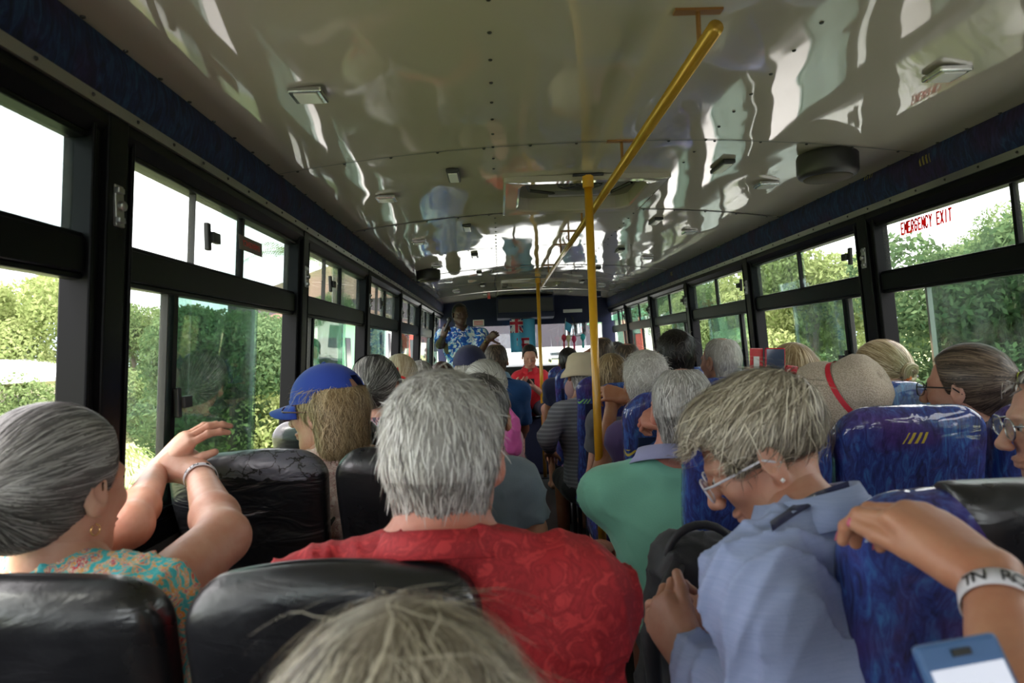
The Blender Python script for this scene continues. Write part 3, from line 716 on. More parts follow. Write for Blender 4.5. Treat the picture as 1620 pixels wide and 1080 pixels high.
# ================================================================ outside
GZ = -1.0                                            # the road and gardens lie a metre under the cabin floor
def outside():
    rng = np.random.RandomState(3)
    def leafmat(name, c1, c2, tr=.35):
        n = N(name); n.t.nodes.remove(n.b)
        at = n.n('Attribute'); at.attribute_name = 'rnd'
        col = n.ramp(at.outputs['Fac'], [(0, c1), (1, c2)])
        d = n.n('BsdfDiffuse'); tl = n.n('BsdfTranslucent'); m = n.n('MixShader')
        n.set(d.inputs[0], col); n.set(tl.inputs[0], col); n.set(m.inputs[0], tr)
        n.t.links.new(d.outputs[0], m.inputs[1]); n.t.links.new(tl.outputs[0], m.inputs[2]); n.t.links.new(m.outputs[0], n.out.inputs[0])
        return n.m
    L = [leafmat('leaves mid green', (.07, .13, .045), (.27, .34, .15)), leafmat('leaves deep green', (.035, .08, .035), (.15, .22, .10)),
         leafmat('leaves yellow green', (.13, .19, .05), (.42, .47, .21))]
    bark = plain('grey brown bark', (.16, .12, .09), .9, bump=.5, bscale=20)
    def leaves(n, blobs, size, flat=.3):
        """n leaf quads scattered through the shells of the blobs (cx, cy, cz, rx, ry, rz)"""
        bl = np.array(blobs, float); wts = bl[:, 3]*bl[:, 5]; idx = rng.choice(len(bl), n, p=wts/wts.sum())
        u = rng.normal(size=(n, 3)); u /= np.linalg.norm(u, axis=1)[:, None]
        rad = rng.uniform(.55, 1.04, n)**.6
        c = bl[idx, :3]+u*bl[idx, 3:]*rad[:, None]
        nrm = u+rng.normal(scale=.7, size=(n, 3)); nrm /= np.linalg.norm(nrm, axis=1)[:, None]
        a = np.cross(nrm, rng.normal(size=(n, 3))); a /= np.linalg.norm(a, axis=1)[:, None]; b = np.cross(nrm, a)
        s = size*rng.uniform(.6, 1.4, n)[:, None]
        v = np.stack([c-a*s, c+b*s*.45+a*s*.1, c+a*s, c-b*s*.45+a*s*.1], 1).reshape(-1, 3)
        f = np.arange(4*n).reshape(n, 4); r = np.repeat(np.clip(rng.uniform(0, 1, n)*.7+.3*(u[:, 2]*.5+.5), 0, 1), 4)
        return v, f, r
    # ground
    g = N('lawn'); nz = g.noise(g.co(), .35, 5, .65)
    g.p(Base_Color=g.ramp(nz, [(.35, (.32, .38, .16)), (.6, (.46, .50, .25)), (.8, (.56, .55, .36))]), Roughness=.95)
    gr = []
    for y in np.concatenate([np.linspace(-40, 40, 60), [80, 160, 420]]):
        gr.append([(x, y, GZ+.12*math.sin(x*.6)*math.cos(y*.4)-(.0 if abs(x) > 3 else .1)+(max(0, abs(x)-30)*.02)) for x in list(-np.array([400, 200, 90, 50]))+list(np.linspace(-36, 36, 50))+[50, 90, 200, 400]])
    MB().sheet(gr).obj('ground', g.m, kind='structure', smooth=True)
    road = plain('pale concrete', (.60, .59, .56), .9, vary=.1)  # the concrete itself is pale
    MB().box2((-2.2, -30, GZ+.12), (5.6, 123, GZ+.20)).obj('road', road, kind='structure')
    # hills
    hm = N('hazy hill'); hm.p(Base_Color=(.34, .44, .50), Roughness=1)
    for k, (d, x0, x1, h, col) in enumerate(((260, -420, 60, 34, 0), (330, -150, 420, 26, 0))):
        gg = []
        for j, t in enumerate(np.linspace(0, 1, 8)):
            row = []
            for i, x in enumerate(np.linspace(x0, x1, 60)):
                q = math.sin(math.pi*i/59)**.7; z = GZ+(h*(.55+.25*math.sin(x*.021+k)+.12*math.sin(x*.063+1)+.05*math.sin(x*.17)))*q*math.sin(t*math.pi)
                row.append((x, d+(t-.5)*140, z))
            gg.append(row)
        MB().sheet(gg).obj('hill', hm.m, kind='structure', smooth=True)
    # long grass tufts on the verge and lawn, uncountable
    n = 16000; x = np.r_[-rng.uniform(2.8, 17, n//2), rng.uniform(4.3, 9, n//2)]; y = rng.uniform(-2, 34, n)
    h = rng.uniform(.06, .22, n); an = rng.uniform(0, 6.28, n); wv = .02
    z0 = GZ+.12*np.sin(x*.6)*np.cos(y*.4)-.02
    b0 = np.stack([x-np.cos(an)*wv, y-np.sin(an)*wv, z0], 1); b1 = np.stack([x+np.cos(an)*wv, y+np.sin(an)*wv, z0], 1)
    tp = np.stack([x+rng.normal(size=n)*.05, y+rng.normal(size=n)*.05, z0+h], 1)
    v = np.stack([b0, b1, tp], 1).reshape(-1, 3); o = mesh_obj('grass', v, np.arange(3*n).reshape(n, 3), L[2], None, False, {'rnd': np.repeat(rng.uniform(0, 1, n), 3)}, 'stuff')
    tag(o, 'long pale green grass growing over the garden and verge', 'grass')
    protos = {}
    def shape(kind):
        if kind in protos: return protos[kind]
        r = rng
        if kind == 'bush':
            bl = [(r.uniform(-.8, .8), r.uniform(-.7, .7), r.uniform(.4, 1.2), r.uniform(.5, .8), r.uniform(.5, .8), r.uniform(.4, .75)) for _ in range(9)]
            lv = leaves(12500, bl, .04); tr = [[(0, 0, 0), (.1, 0, .6), (.05, .1, 1.1)]]
        elif kind == 'shrubtree':
            bl = [(r.uniform(-1.3, 1.3), r.uniform(-1.2, 1.2), r.uniform(1.2, 3.6), r.uniform(.5, 1.0), r.uniform(.5, 1.0), r.uniform(.4, .8)) for _ in range(17)]
            lv = leaves(28000, bl, .055); tr = [[(0, 0, 0), (.1, 0, 1.2), (.3, .1, 2.6)], [(.05, 0, .8), (-.5, .2, 2.4)]]
        elif kind == 'broad':
            bl = [(r.uniform(-2.2, 2.2), r.uniform(-2, 2), r.uniform(2.6, 6.2), r.uniform(.8, 1.5), r.uniform(.8, 1.5), r.uniform(.6, 1.1)) for _ in range(22)]
            lv = leaves(48000, bl, .06); tr = [[(0, 0, 0), (.1, .1, 2), (0, 0, 4.5)], [(.1, .1, 1.9), (1.2, .2, 4.0)], [(.1, 0, 2.1), (-1.3, .1, 4.2)]]
        protos[kind] = (lv, tr); return protos[kind]
    made = {}
    def plant(kind, mi, x, y, s, label, cat, name, group, rz=None):
        key = (kind, mi)
        rz = rng.uniform(0, 6.28) if rz is None else rz
        if key not in made:
            (v, f, r_), tr = shape(kind)
            t = thing(name, label, cat, (0, 0, 0), group)
            fo = mesh_obj('foliage', v, f, L[mi], t, False, {'rnd': r_})
            for seg in tr: MB().tube(seg, list(np.linspace(.12, .05, len(seg))) if kind != 'bush' else .03, 8).obj('trunk' if kind != 'bush' else 'stem', bark, t, smooth=True)
            made[key] = t
        else: t = copy_tree(made[key], (0, 0, 0)); t['label'] = label; t.name = name
        t.location = (x, y, GZ-.02); t.rotation_euler = (0, 0, rz); t.scale = (s, s, s)
        return t
    # garden side (towards -x): bushes close to the bus, trees further away
    A = [('shrubtree', 1, -4.6, 11.6, .78, 'tangled green tree seen through the dark sliding pane above the clasped hands', 'tree', 'garden_tree'),
         ('shrubtree', 1, -6.6, 16.5, .9, 'deep green tree behind the blue capped woman window', 'tree', 'garden_tree'),
         ('bush', 2, -4.5, 12.4, 1.3, 'pale yellow green bush just outside beyond the tinted sliding pane', 'bush', 'garden_bush'),
         ('bush', 0, -12.5, 17.5, 1.3, 'mid green bush beside the bus opposite the peeling seat', 'bush', 'garden_bush'),
         ('bush', 2, -4.0, 14.3, 1.2, 'sunlit yellow green bush outside the third black seat', 'bush', 'garden_bush'),
         ('shrubtree', 2, -15.5, 22, 1.3, 'light leafed tree at the far end of the lawn behind the pale shed', 'tree', 'garden_tree'),
         ('shrubtree', 0, -13.5, 26, 1.15, 'green tree over the lawn, between shed and hills', 'tree', 'garden_tree'),
         ('bush', 0, -11.0, 22, 1.3, 'round bush on the lawn edge in front of the hills', 'bush', 'garden_bush'),
         ('bush', 2, -13.6, 23.5, 1.4, 'light bush along the far lawn edge', 'bush', 'garden_bush'),
         ('bush', 2, -17.0, 19, 1.2, 'yellow green bush by the pale shed', 'bush', 'garden_bush'),
         ('broad', 1, -22, 14, .75, 'dark tree crown rising behind the pale shed roof', 'tree', 'garden_tree'),
         ('broad', 0, -26, 24, .75, 'broad tree far across the lawn under the hills', 'tree', 'garden_tree'),
         ('shrubtree', 2, -19, 19, 1.3, 'pale feathery tree at the near end of the garden', 'tree', 'garden_tree'),
         ('bush', 0, -5.0, 19.0, 1.0, 'dense green bush in front of the green house', 'bush', 'garden_bush'),
         ('bush', 1, -6.0, 23.0, 1.1, 'dark bush beside the green house wall', 'bush', 'garden_bush'),
         ('broad', 1, -11, 42, .9, 'tall tree behind the houses further up the road', 'tree', 'garden_tree')]
    for k, x, a, b, s, *_ in []: pass
    for kind, mi, x, y, s, lab, cat, name in A: plant(kind, mi, x, y, s, lab, cat, name, 'garden trees and bushes')
    # hedge side (towards +x)
    spots = [(7.4, 3.4, 'broad', 1, .50), (7.9, 6.2, 'shrubtree', 0, .95), (7.4, 9.4, 'shrubtree', 1, .95), (8.8, 12.6, 'broad', 0, .60), (7.4, 16.2, 'shrubtree', 2, 1.1), (8.6, 20.5, 'broad', 1, .62), (7.6, 26, 'broad', 0, .68),
             (9.5, 33, 'broad', 1, .8), (12.5, 5.2, 'broad', 0, .60), (12.6, 10.5, 'broad', 1, .74), (13.6, 17.5, 'broad', 0, .85), (11.5, 24.5, 'broad', 2, .75), (10, .8, 'broad', 0, .55), (6.8, -1.5, 'shrubtree', 1, 1.1)]
    where = ['dark spreading tree beyond the exit window', 'leafy tree behind the lime hair tie woman window', 'deep green tree behind the clip haired woman window', 'broad tree beyond the second clear pane', 'yellow green tree seen past the white haired head', 'dark tree past the black haired man', 'broad tree further up the road', 'distant tree at the road bend',
             'tall tree behind the exit window hedge', 'tall deep green tree in the second row of trees', 'large tree in the back row of the grove', 'pale tree in the back row of the grove', 'tree beyond the near end of the exit window wall', 'tree level with the camera behind the hedge']
    for (x, y, k, mi, s), lab in zip(spots, where): plant(k, mi, x, y, s, lab, 'tree', 'roadside_tree', 'roadside trees')
    hb = [(4.9+.5*math.sin(i*2.1), 3.0+1.9*i) for i in range(13)]
    for i, (x, y) in enumerate(hb):
        plant('bush', (2, 0, 2, 1)[i % 4], x+.9, y, .95+.12*(i % 3), 'verge bush number %s along the road hedge, %s leaves' % (['one', 'two', 'three', 'four', 'five', 'six', 'seven', 'eight', 'nine', 'ten', 'eleven', 'twelve', 'thirteen'][i], ('light', 'green', 'light', 'dark')[i % 4]), 'bush', 'verge_bush', 'hedge bushes')
    # palms
    def palm(x, y, h, label, fronds=16, fl=2.6, name='coconut_palm'):
        t = thing(name, label, 'palm', (x, y, GZ), 'palms')
        if h > 1: MB().tube([(x, y, GZ), (x+.1, y, GZ+h*.5), (x+.05, y, GZ+h)], [.17, .13, .11], 10).obj('trunk', bark, t, smooth=True)
        vs = []; fs = []; rr = []
        for i in range(fronds):
            a = i*2.399; el = rng.uniform(.1, 1.1); p = np.array([x+.05, y, GZ+h]); d = np.array([math.cos(a)*math.cos(el), math.sin(a)*math.cos(el), math.sin(el)])
            sd = np.array([-math.sin(a), math.cos(a), 0]); q = rng.uniform(.2, 1)
            for k in range(26):
                p = p+d*fl/26; d = d+np.array([0, 0, -.055]); d /= np.linalg.norm(d)
                ln = fl*.28*math.sin(math.pi*min(1, (k+3)/30))**.6
                for sg in (-1, 1):
                    tip = p+(sd*sg*.8+d*.5)*ln+np.array([0, 0, -ln*.45]); i0 = len(vs)
                    vs += [p-d*.018, p+d*.022, tip]; fs.append((i0, i0+1, i0+2)); rr += [q]*3
        mesh_obj('fronds', np.array(vs), np.array(fs), L[2] if h < 1.5 else L[0], t, False, {'rnd': rr})
        return t
    palm(-8.6, 30.0, 6.6, 'tall coconut palm outside the third garden window')
    palm(-9.6, 40, 8.4, 'coconut palm standing beyond the tall one, towards the houses')
    palm(-5.4, 6.6, .25, 'low young palm with long fronds just outside the nearest garden window', 18, 2.3, 'young_palm')
    palm(-13.5, 16.0, 2.2, 'short palm at the lawn edge by the hills', 14, 1.5)
    palm(10.5, 7.6, 6.0, 'palm crown over the trees behind the exit window', 16, 1.8)
    # houses
    def house(x, y, w_, d_, h, wall, roof, label, rz=0, name='house'):
        t = thing(name, label, 'house', (x, y, GZ), 'houses')
        MB().box2((x-w_/2, y-d_/2, GZ), (x+w_/2, y+d_/2, GZ+h)).obj('wall', wall, t)
        o_ = .5
        MB().prism([(x-w_/2-o_, GZ+h-.05), (x, GZ+h+w_*.16), (x+w_/2+o_, GZ+h-.05), (x+w_/2+o_, GZ+h-.15), (x-w_/2-o_, GZ+h-.15)], y-d_/2-o_, y+d_/2+o_).obj('roof', roof, t)
        for k in (-.28, .28):
            MB().box2((x+w_/2-.02, y+k*d_-.5, GZ+h*.4), (x+w_/2+.05, y+k*d_+.5, GZ+h*.75)).obj('window', plain('house window glass', (.05, .06, .07), .15), t)
            MB().box2((x+k*w_-.4, y-d_/2-.05, GZ+h*.4), (x+k*w_+.4, y-d_/2+.02, GZ+h*.75)).obj('window', plain('house window glass', (.05, .06, .07), .15), t)
    W = lambda nm, c: plain(nm, c, .85, vary=.06)
    house(-14.0, 19.0, 3, 3, 2.1, W('cream wall', (.75, .68, .58)), W('white tin roof', (.8, .82, .84)), 'pale shed with white tin roof across the lawn', name='garden_shed')
    house(-8.7, 34, 3.0, 5, 4.2, W('green painted wall', (.16, .36, .22)), W('dull red roof', (.30, .16, .14)), 'green house with red roof edge up the road')
    house(-9.6, 47, 3.6, 6, 5.0, W('grey blue wall', (.40, .44, .47)), W('brown roof', (.22, .15, .12)), 'grey blue house with brown roof beyond the green one')
    house(-8.0, 62, 2.6, 6, 4.6, W('red wall', (.5, .06, .05)), W('brown roof', (.22, .15, .12)), 'red walled building far up the road')
    house(10.5, 46, 7, 7, 4.0, W('white wall', (.75, .75, .73)), W('green roof', (.10, .30, .18)), 'white house far up the road past the grove')
    # what stands ahead of the windscreen
    house(-6, 135, 90, 10, 13, W('dull violet grey wall', (.055, .045, .06)), W('brown roof', (.22, .15, .12)), 'wide purple grey building ahead of the windscreen', name='roadside_building')
    tag(MB().box2((-50, 124, GZ), (40, 125, 1.35)).obj('bright_road_band', W('bright road white', (.8, .8, .78))), 'long low white wall added as the bright road ahead of the windscreen', 'wall')  # white box added in place of the bright road ahead
    t = thing('parked_car', 'silver car parked on the road ahead, seen through the windscreen', 'car', (8.0, 98, GZ+.2))
    cb = MB(); y = 98; x = 8.0; z = GZ+.2
    cb.prism([(y-2.1, z+.35), (y-2.1, z+.85), (y-1.6, z+.95), (y-1.0, z+1.42), (y+.7, z+1.42), (y+1.3, z+.95), (y+2.1, z+.88), (y+2.1, z+.35)], x-.85, x+.85, 0)
    cb.obj('car_body', plain('silver car paint', (.5, .52, .53), .25, .3, coat=.5), t, bevel=.08)
    MB().prism([(y-1.62, z+.98), (y-1.06, z+1.38), (y+.72, z+1.38), (y+1.22, z+.98)], x-.865, x+.865, 0).prism([(x-.72, z+.98), (x-.62, z+1.36), (x+.62, z+1.36), (x+.72, z+.98)], y-1.6, y-1.2, 1).obj('car_window', plain('dark car glass', (.03, .04, .05), .08), t)
    MB().box((x, y-2.11, z+.5), (1.5, .06, .16)).obj('bumper', M_DKPL, t)
    for sx in (-.8, .8):
        for sy in (-1.3, 1.3): MB().lathe([(.01, -.1), (.3, -.1), (.32, 0), (.3, .1), (.01, .1)], (x+sx, y+sy, z+.3), rotm(0, math.pi/2, 0), 20).obj('wheel', M_RUB, t)
    # wire fence along the lawn
    for i in range(7):
        y = 5+2.2*i; x = -8.6-.25*i
        o = MB().tube([(x, y, GZ-.05), (x, y, GZ+1.1)], .035, 8).obj('fence_post', plain('weathered wood post', (.45, .42, .36), .9))
        tag(o, 'thin weathered fence post on the lawn, number %s along the garden' % ['one', 'two', 'three', 'four', 'five', 'six', 'seven'][i], 'post', 'garden fence posts')
outside()
# ================================================================ implicit surfaces for bodies, clothes, hats
def unit(v): v = np.asarray(v, float); return v/(np.linalg.norm(v)+1e-12)
def smin(a, b, k):
    if k <= 0: return np.minimum(a, b)
    h = np.clip(.5+.5*(b-a)/k, 0, 1); return b+(a-b)*h-k*h*(1-h)
def d_prim(pr, X, Y, Z):
    ty = pr[0]
    if ty == 'cone':
        a, b, r1, r2 = pr[1:5]; ab = b-a; L2 = ab.dot(ab)+1e-12
        px, py, pz = X-a[0], Y-a[1], Z-a[2]
        h = np.clip((px*ab[0]+py*ab[1]+pz*ab[2])/L2, 0, 1)
        return np.sqrt((px-h*ab[0])**2+(py-h*ab[1])**2+(pz-h*ab[2])**2)-(r1+(r2-r1)*h)
    c, R, r = pr[1:4]
    px, py, pz = X-c[0], Y-c[1], Z-c[2]
    u = px*R[0, 0]+py*R[1, 0]+pz*R[2, 0]; v = px*R[0, 1]+py*R[1, 1]+pz*R[2, 1]; w = px*R[0, 2]+py*R[1, 2]+pz*R[2, 2]
    if ty == 'ell':
        k0 = np.sqrt((u/r[0])**2+(v/r[1])**2+(w/r[2])**2); k1 = np.sqrt((u/r[0]**2)**2+(v/r[1]**2)**2+(w/r[2]**2)**2)
        return k0*(k0-1)/(k1+1e-9)
    if ty == 'box':
        rd = pr[4]; qx, qy, qz = abs(u)-r[0]+rd, abs(v)-r[1]+rd, abs(w)-r[2]+rd
        return np.sqrt(np.maximum(qx, 0)**2+np.maximum(qy, 0)**2+np.maximum(qz, 0)**2)+np.minimum(np.maximum(qx, np.maximum(qy, qz)), 0)-rd
class Sdf:
    """list of (primitive, blend, sign): sign 1 adds, -1 cuts away"""
    def __init__(s): s.p = []
    def cone(s, a, b, r1, r2=None, k=.02, sg=1): s.p.append((('cone', np.array(a, float), np.array(b, float), r1, r1 if r2 is None else r2), k, sg)); return s
    def ell(s, c, r, R=None, k=.02, sg=1): s.p.append((('ell', np.array(c, float), np.eye(3) if R is None else R, np.array(r, float)), k, sg)); return s
    def box(s, c, h, R=None, rd=.01, k=.01, sg=1): s.p.append((('box', np.array(c, float), np.eye(3) if R is None else R, np.array(h, float), rd), k, sg)); return s
    def chain(s, pts, rs, k=.02):
        for i in range(len(pts)-1): s.cone(pts[i], pts[i+1], rs[i], rs[i+1], k)
        return s
    def moved(s, o, R):
        """the same shapes turned by R about their origin and set down at o"""
        q = Sdf()
        for pr, k, sg in s.p:
            if pr[0] == 'cone': n = ('cone', o+R@pr[1], o+R@pr[2], pr[3], pr[4])
            else: n = (pr[0], o+R@pr[1], R@pr[2])+tuple(pr[3:])
            q.p.append((n, k, sg))
        return q
    def join(s, o): s.p += o.p; return s
    def scaled(s, f):
        q = Sdf()
        for pr, k, sg in s.p:
            if pr[0] == 'cone': n = ('cone', pr[1]*f, pr[2]*f, pr[3]*f, pr[4]*f)
            elif pr[0] == 'ell': n = ('ell', pr[1]*f, pr[2], pr[3]*f)
            else: n = ('box', pr[1]*f, pr[2], pr[3]*f, pr[4]*f)
            q.p.append((n, k*f, sg))
        return q
    def bounds(s):
        lo = np.full(3, 1e9); hi = -lo
        for pr, k, sg in s.p:
            if sg < 0: continue
            l, h = s.pb(pr); lo = np.minimum(lo, l); hi = np.maximum(hi, h)
        return lo, hi
    @staticmethod
    def pb(pr):
        if pr[0] == 'cone':
            r = max(pr[3], pr[4]); return np.minimum(pr[1], pr[2])-r, np.maximum(pr[1], pr[2])+r
        e = np.sqrt(((pr[2]*pr[3])**2).sum(1)) if pr[0] == 'ell' else (abs(pr[2])*pr[3]).sum(1)
        return pr[1]-e, pr[1]+e
    def at(s, p):
        d = np.full(len(p), 1e3); X, Y, Z = p.T
        for pr, k, sg in s.p:
            q = d_prim(pr, X, Y, Z); d = smin(d, q, k) if sg > 0 else -smin(-d, q, k)
        return d
    def grad(s, p, e=.002):
        d0 = s.at(p); g = np.stack([s.at(p+np.eye(3)[i]*e)-d0 for i in range(3)], 1); return d0, g/(np.linalg.norm(g, axis=1)[:, None]+1e-9)
    def mesh(s, h, lo=None, hi=None, fn=None, pad=None):
        l, u = s.bounds(); pad = 2*h+.012 if pad is None else pad
        l = l-pad; u = u+pad
        if lo is not None: l = np.maximum(l, lo)
        if hi is not None: u = np.minimum(u, hi)
        n = np.maximum(np.ceil((u-l)/h).astype(int)+1, 3)
        ax = [(l[i]+h*np.arange(n[i])).astype(np.float32) for i in range(3)]
        V = np.full(tuple(n), .2, np.float32)
        for pr, k, sg in s.p:
            a, b = s.pb(pr); m = k+2.5*h+.004
            i0 = np.maximum(np.floor((a-m-l)/h).astype(int), 0); i1 = np.minimum(np.ceil((b+m-l)/h).astype(int)+1, n)
            if (i1 <= i0).any(): continue
            sl = tuple(slice(i0[i], i1[i]) for i in range(3))
            X = ax[0][sl[0]][:, None, None]; Y = ax[1][sl[1]][None, :, None]; Z = ax[2][sl[2]][None, None, :]
            q = d_prim(pr, X, Y, Z)
            V[sl] = smin(V[sl], q, k) if sg > 0 else -smin(-V[sl], q, k)
        if fn is not None: V += fn(ax[0][:, None, None], ax[1][None, :, None], ax[2][None, None, :])
        return surface_net(V, l, h)
def surface_net(V, l, h):
    In = V < 0
    c = [V[i:V.shape[0]-1+i, j:V.shape[1]-1+j, k:V.shape[2]-1+k] for i in (0, 1) for j in (0, 1) for k in (0, 1)]
    cnt = sum((q < 0).astype(np.int8) for q in c)
    act = (cnt > 0) & (cnt < 8)
    idx = np.full(act.shape, -1, np.int32); ii = np.argwhere(act); idx[act] = np.arange(len(ii))
    if len(ii) == 0: return np.zeros((0, 3)), np.zeros((0, 4), int)
    cv = np.stack([q[act] for q in c], 1); off = np.array([(i, j, k) for i in (0, 1) for j in (0, 1) for k in (0, 1)], np.float32)
    acc = np.zeros((len(ii), 3), np.float32); w = np.zeros(len(ii), np.float32)
    for a in range(8):
        for b in range(a+1, 8):
            if abs(off[a]-off[b]).sum() != 1: continue
            m = (cv[:, a] < 0) != (cv[:, b] < 0)
            t = np.where(m, cv[:, a]/(cv[:, a]-cv[:, b]+1e-12), 0)
            acc += np.where(m[:, None], off[a]+(off[b]-off[a])*t[:, None], 0); w += m
    verts = l+(ii+acc/w[:, None])*h
    F_ = []
    for ax in range(3):
        o1, o2 = [(1, 2), (2, 0), (0, 1)][ax]
        s0 = [slice(None)]*3; s1 = [slice(None)]*3; s0[ax] = slice(0, -1); s1[ax] = slice(1, None)
        a = In[tuple(s0)]; b = In[tuple(s1)]; ch = a != b
        e = np.argwhere(ch); ok = (e[:, o1] > 0) & (e[:, o2] > 0) & (e[:, o1] < V.shape[o1]-1) & (e[:, o2] < V.shape[o2]-1); e = e[ok]
        if len(e) == 0: continue
        u1 = np.zeros(3, int); u1[o1] = 1; u2 = np.zeros(3, int); u2[o2] = 1
        q = np.stack([idx[tuple((e-u1-u2).T)], idx[tuple((e-u2).T)], idx[tuple(e.T)], idx[tuple((e-u1).T)]], 1)
        fl = a[tuple(e.T)]; q[~fl] = q[~fl][:, ::-1]; F_.append(q)
    F_ = np.concatenate(F_); F_ = F_[(F_ >= 0).all(1)]
    return verts, F_
def join_meshes(parts):
    vs = []; fs = []; o = 0
    for v, f in parts:
        if len(v) == 0: continue
        vs.append(v); fs.append(f+o); o += len(v)
    return np.concatenate(vs), np.concatenate(fs)
def folds(amp, scale, seed, aniso=(1, 1, 1)):
    r = np.random.RandomState(seed); ks = [unit(r.normal(size=3))*scale*r.uniform(.6, 1.8)*np.array(aniso) for _ in range(6)]; ph = r.uniform(0, 6.28, 6)
    def fn(X, Y, Z):
        t = 0; wq = .5*np.sin(9*X+ph[0])+.5*np.sin(8*Z+ph[1])
        for i, (k, p) in enumerate(zip(ks, ph)):
            a = k[0]*X+k[1]*Y+k[2]*Z+p+wq; q_ = ks[(i+2) % 6]; msk = np.clip(np.sin(.35*(q_[0]*X+q_[1]*Y+q_[2]*Z)+ph[(i+3) % 6])+.35, 0, 1)
            t = t+(1-np.abs(np.sin(a)))**2.2*msk
        return (-(t-.05)*amp).astype(np.float32)
    return fn
# ---------------------------------------------------------------- skin, hair and cloth
def skin(col, name):
    if name in MATS: return MATS[name]
    n = N(name); f = n.noise(n.co(), 16, 4, .6)
    dk = [col[0]*.86, col[1]*.70, col[2]*.66]
    n.p(Base_Color=n.mix(n.ramp(f, [(.35, (0,)*3), (.7, (1,)*3)]), dk, col), Roughness=.48, Subsurface_Weight=.12, Subsurface_Scale=.03)
    n.b.inputs['Subsurface Radius'].default_value = (1, .35, .2)
    n.bump(n.noise(n.co(), 140, 3), .25, .002)
    MATS[name] = n.m; return n.m
SK_PALE = skin((.62, .36, .26), 'fair skin'); SK_TAN = skin((.50, .25, .15), 'tanned skin'); SK_RED = skin((.60, .27, .20), 'sunburnt skin'); SK_DARK = skin((.075, .038, .024), 'dark brown skin')
def hairmat(name, cols):
    """cols: dark, middle, light lock colours"""
    if name in MATS: return MATS[name]
    n = N(name); at = n.n('Attribute'); at.attribute_name = 'rnd'
    n.p(Base_Color=n.ramp(at.outputs['Fac'], [(0, cols[0]), (.5, cols[1]), (1, cols[2])]), Roughness=.42)
    n.b.inputs['Specular IOR Level'].default_value = .4
    MATS[name] = n.m; return n.m
HAIR = dict(
    grey=((.17, .155, .145), (.48, .455, .43), (.80, .78, .76)), silver=((.05, .046, .043), (.16, .15, .145), (.40, .385, .37)),
    white=((.40, .37, .33), (.66, .63, .58), (.88, .86, .82)), salt=((.03, .028, .028), (.12, .11, .105), (.5, .48, .46)),
    ash=((.12, .095, .07), (.42, .36, .27), (.78, .71, .57)), blonde=((.20, .13, .06), (.50, .37, .20), (.80, .68, .46)),
    brownblonde=((.10, .065, .035), (.42, .29, .15), (.78, .62, .38)), brown=((.03, .02, .014), (.10, .07, .05), (.26, .19, .13)),
    dark=((.006, .005, .005), (.018, .014, .012), (.06, .05, .045)), black=((.003, .003, .003), (.008, .007, .007), (.03, .028, .028)),
    auburn=((.02, .008, .005), (.07, .022, .012), (.16, .05, .03)), cream=((.45, .33, .20), (.70, .58, .40), (.85, .76, .60)))
def cloth(name, col, rough=.85, vary=.1, weave=220):
    if name in MATS: return MATS[name]
    n = N(name); f = n.noise(n.co(), 12, 4, .6)
    n.p(Base_Color=n.mix(f, [c*(1-vary) for c in col], [min(1, c*(1+vary)) for c in col]), Roughness=rough, Sheen_Weight=.15)
    n.bump(n.noise(n.co(), weave, 2), .2, .002); MATS[name] = n.m; return n.m
def print_cloth(name, stops, scale=22, interp='CONSTANT', dist=1.5):
    n = N(name); f = n.noise(n.co(), scale, 3, .6, dist)
    n.p(Base_Color=n.ramp(f, stops, interp), Roughness=.8); n.bump(n.noise(n.co(), 200, 2), .15, .002); return n.m
# ---------------------------------------------------------------- head
def head_sdf(nose=1.0, ears=True, jaw=1.0):
    s = Sdf()
    s.ell((0, -.012, .028), (.0745, .096, .088), k=.0)
    s.ell((0, .030, -.030), (.060, .060, .078), k=.03)
    s.cone((0, .030, -.075), (0, .062, -.098), .040*jaw, .020, .03)
    for x in (-1, 1):
        s.cone((x*.045, .0, -.055), (x*.018, .055, -.096), .020*jaw, .016, .03)
        s.ell((x*.038, .062, -.022), (.022, .020, .018), k=.02)
        s.cone((x*.012, .084, .022), (x*.045, .070, .020), .010, .009, .012)
        s.ell((x*.031, .096, .002), (.018, .014, .011), k=.012, sg=-1)
        s.ell((x*.031, .076, .001), (.0135, .0135, .012), k=.004)
        s.ell((x*.013*nose, .104, -.036), (.008, .009, .007), k=.006)
    s.cone((0, .086, .014), (0, .112*nose, -.028), .008, .0115, .012)
    s.ell((0, .113*nose, -.032), (.0115, .011, .0095), k=.006)
    s.ell((0, .090, -.062), (.024, .010, .0065), k=.006); s.ell((0, .088, -.073), (.020, .010, .007), k=.006)
    s.ell((0, .101, -.0675), (.022, .006, .0015), k=.003, sg=-1)
    if ears:
        for x in (-1, 1):
            R = rotm(0, 0, x*-.45) @ rotm(.12, 0, 0)
            s.ell((x*.0825, -.012, -.004), (.0075, .0195, .033), R, k=.005)
            s.ell((x*.0795, -.008, -.030), (.007, .011, .012), R, k=.008)
            s.ell((x*.0905, -.006, .001), (.0060, .0125, .0225), R, k=.002, sg=-1); s.ell((x*.084, .004, -.010), (.003, .005, .006), R, k=.003)
    return s
HAND_L = {}
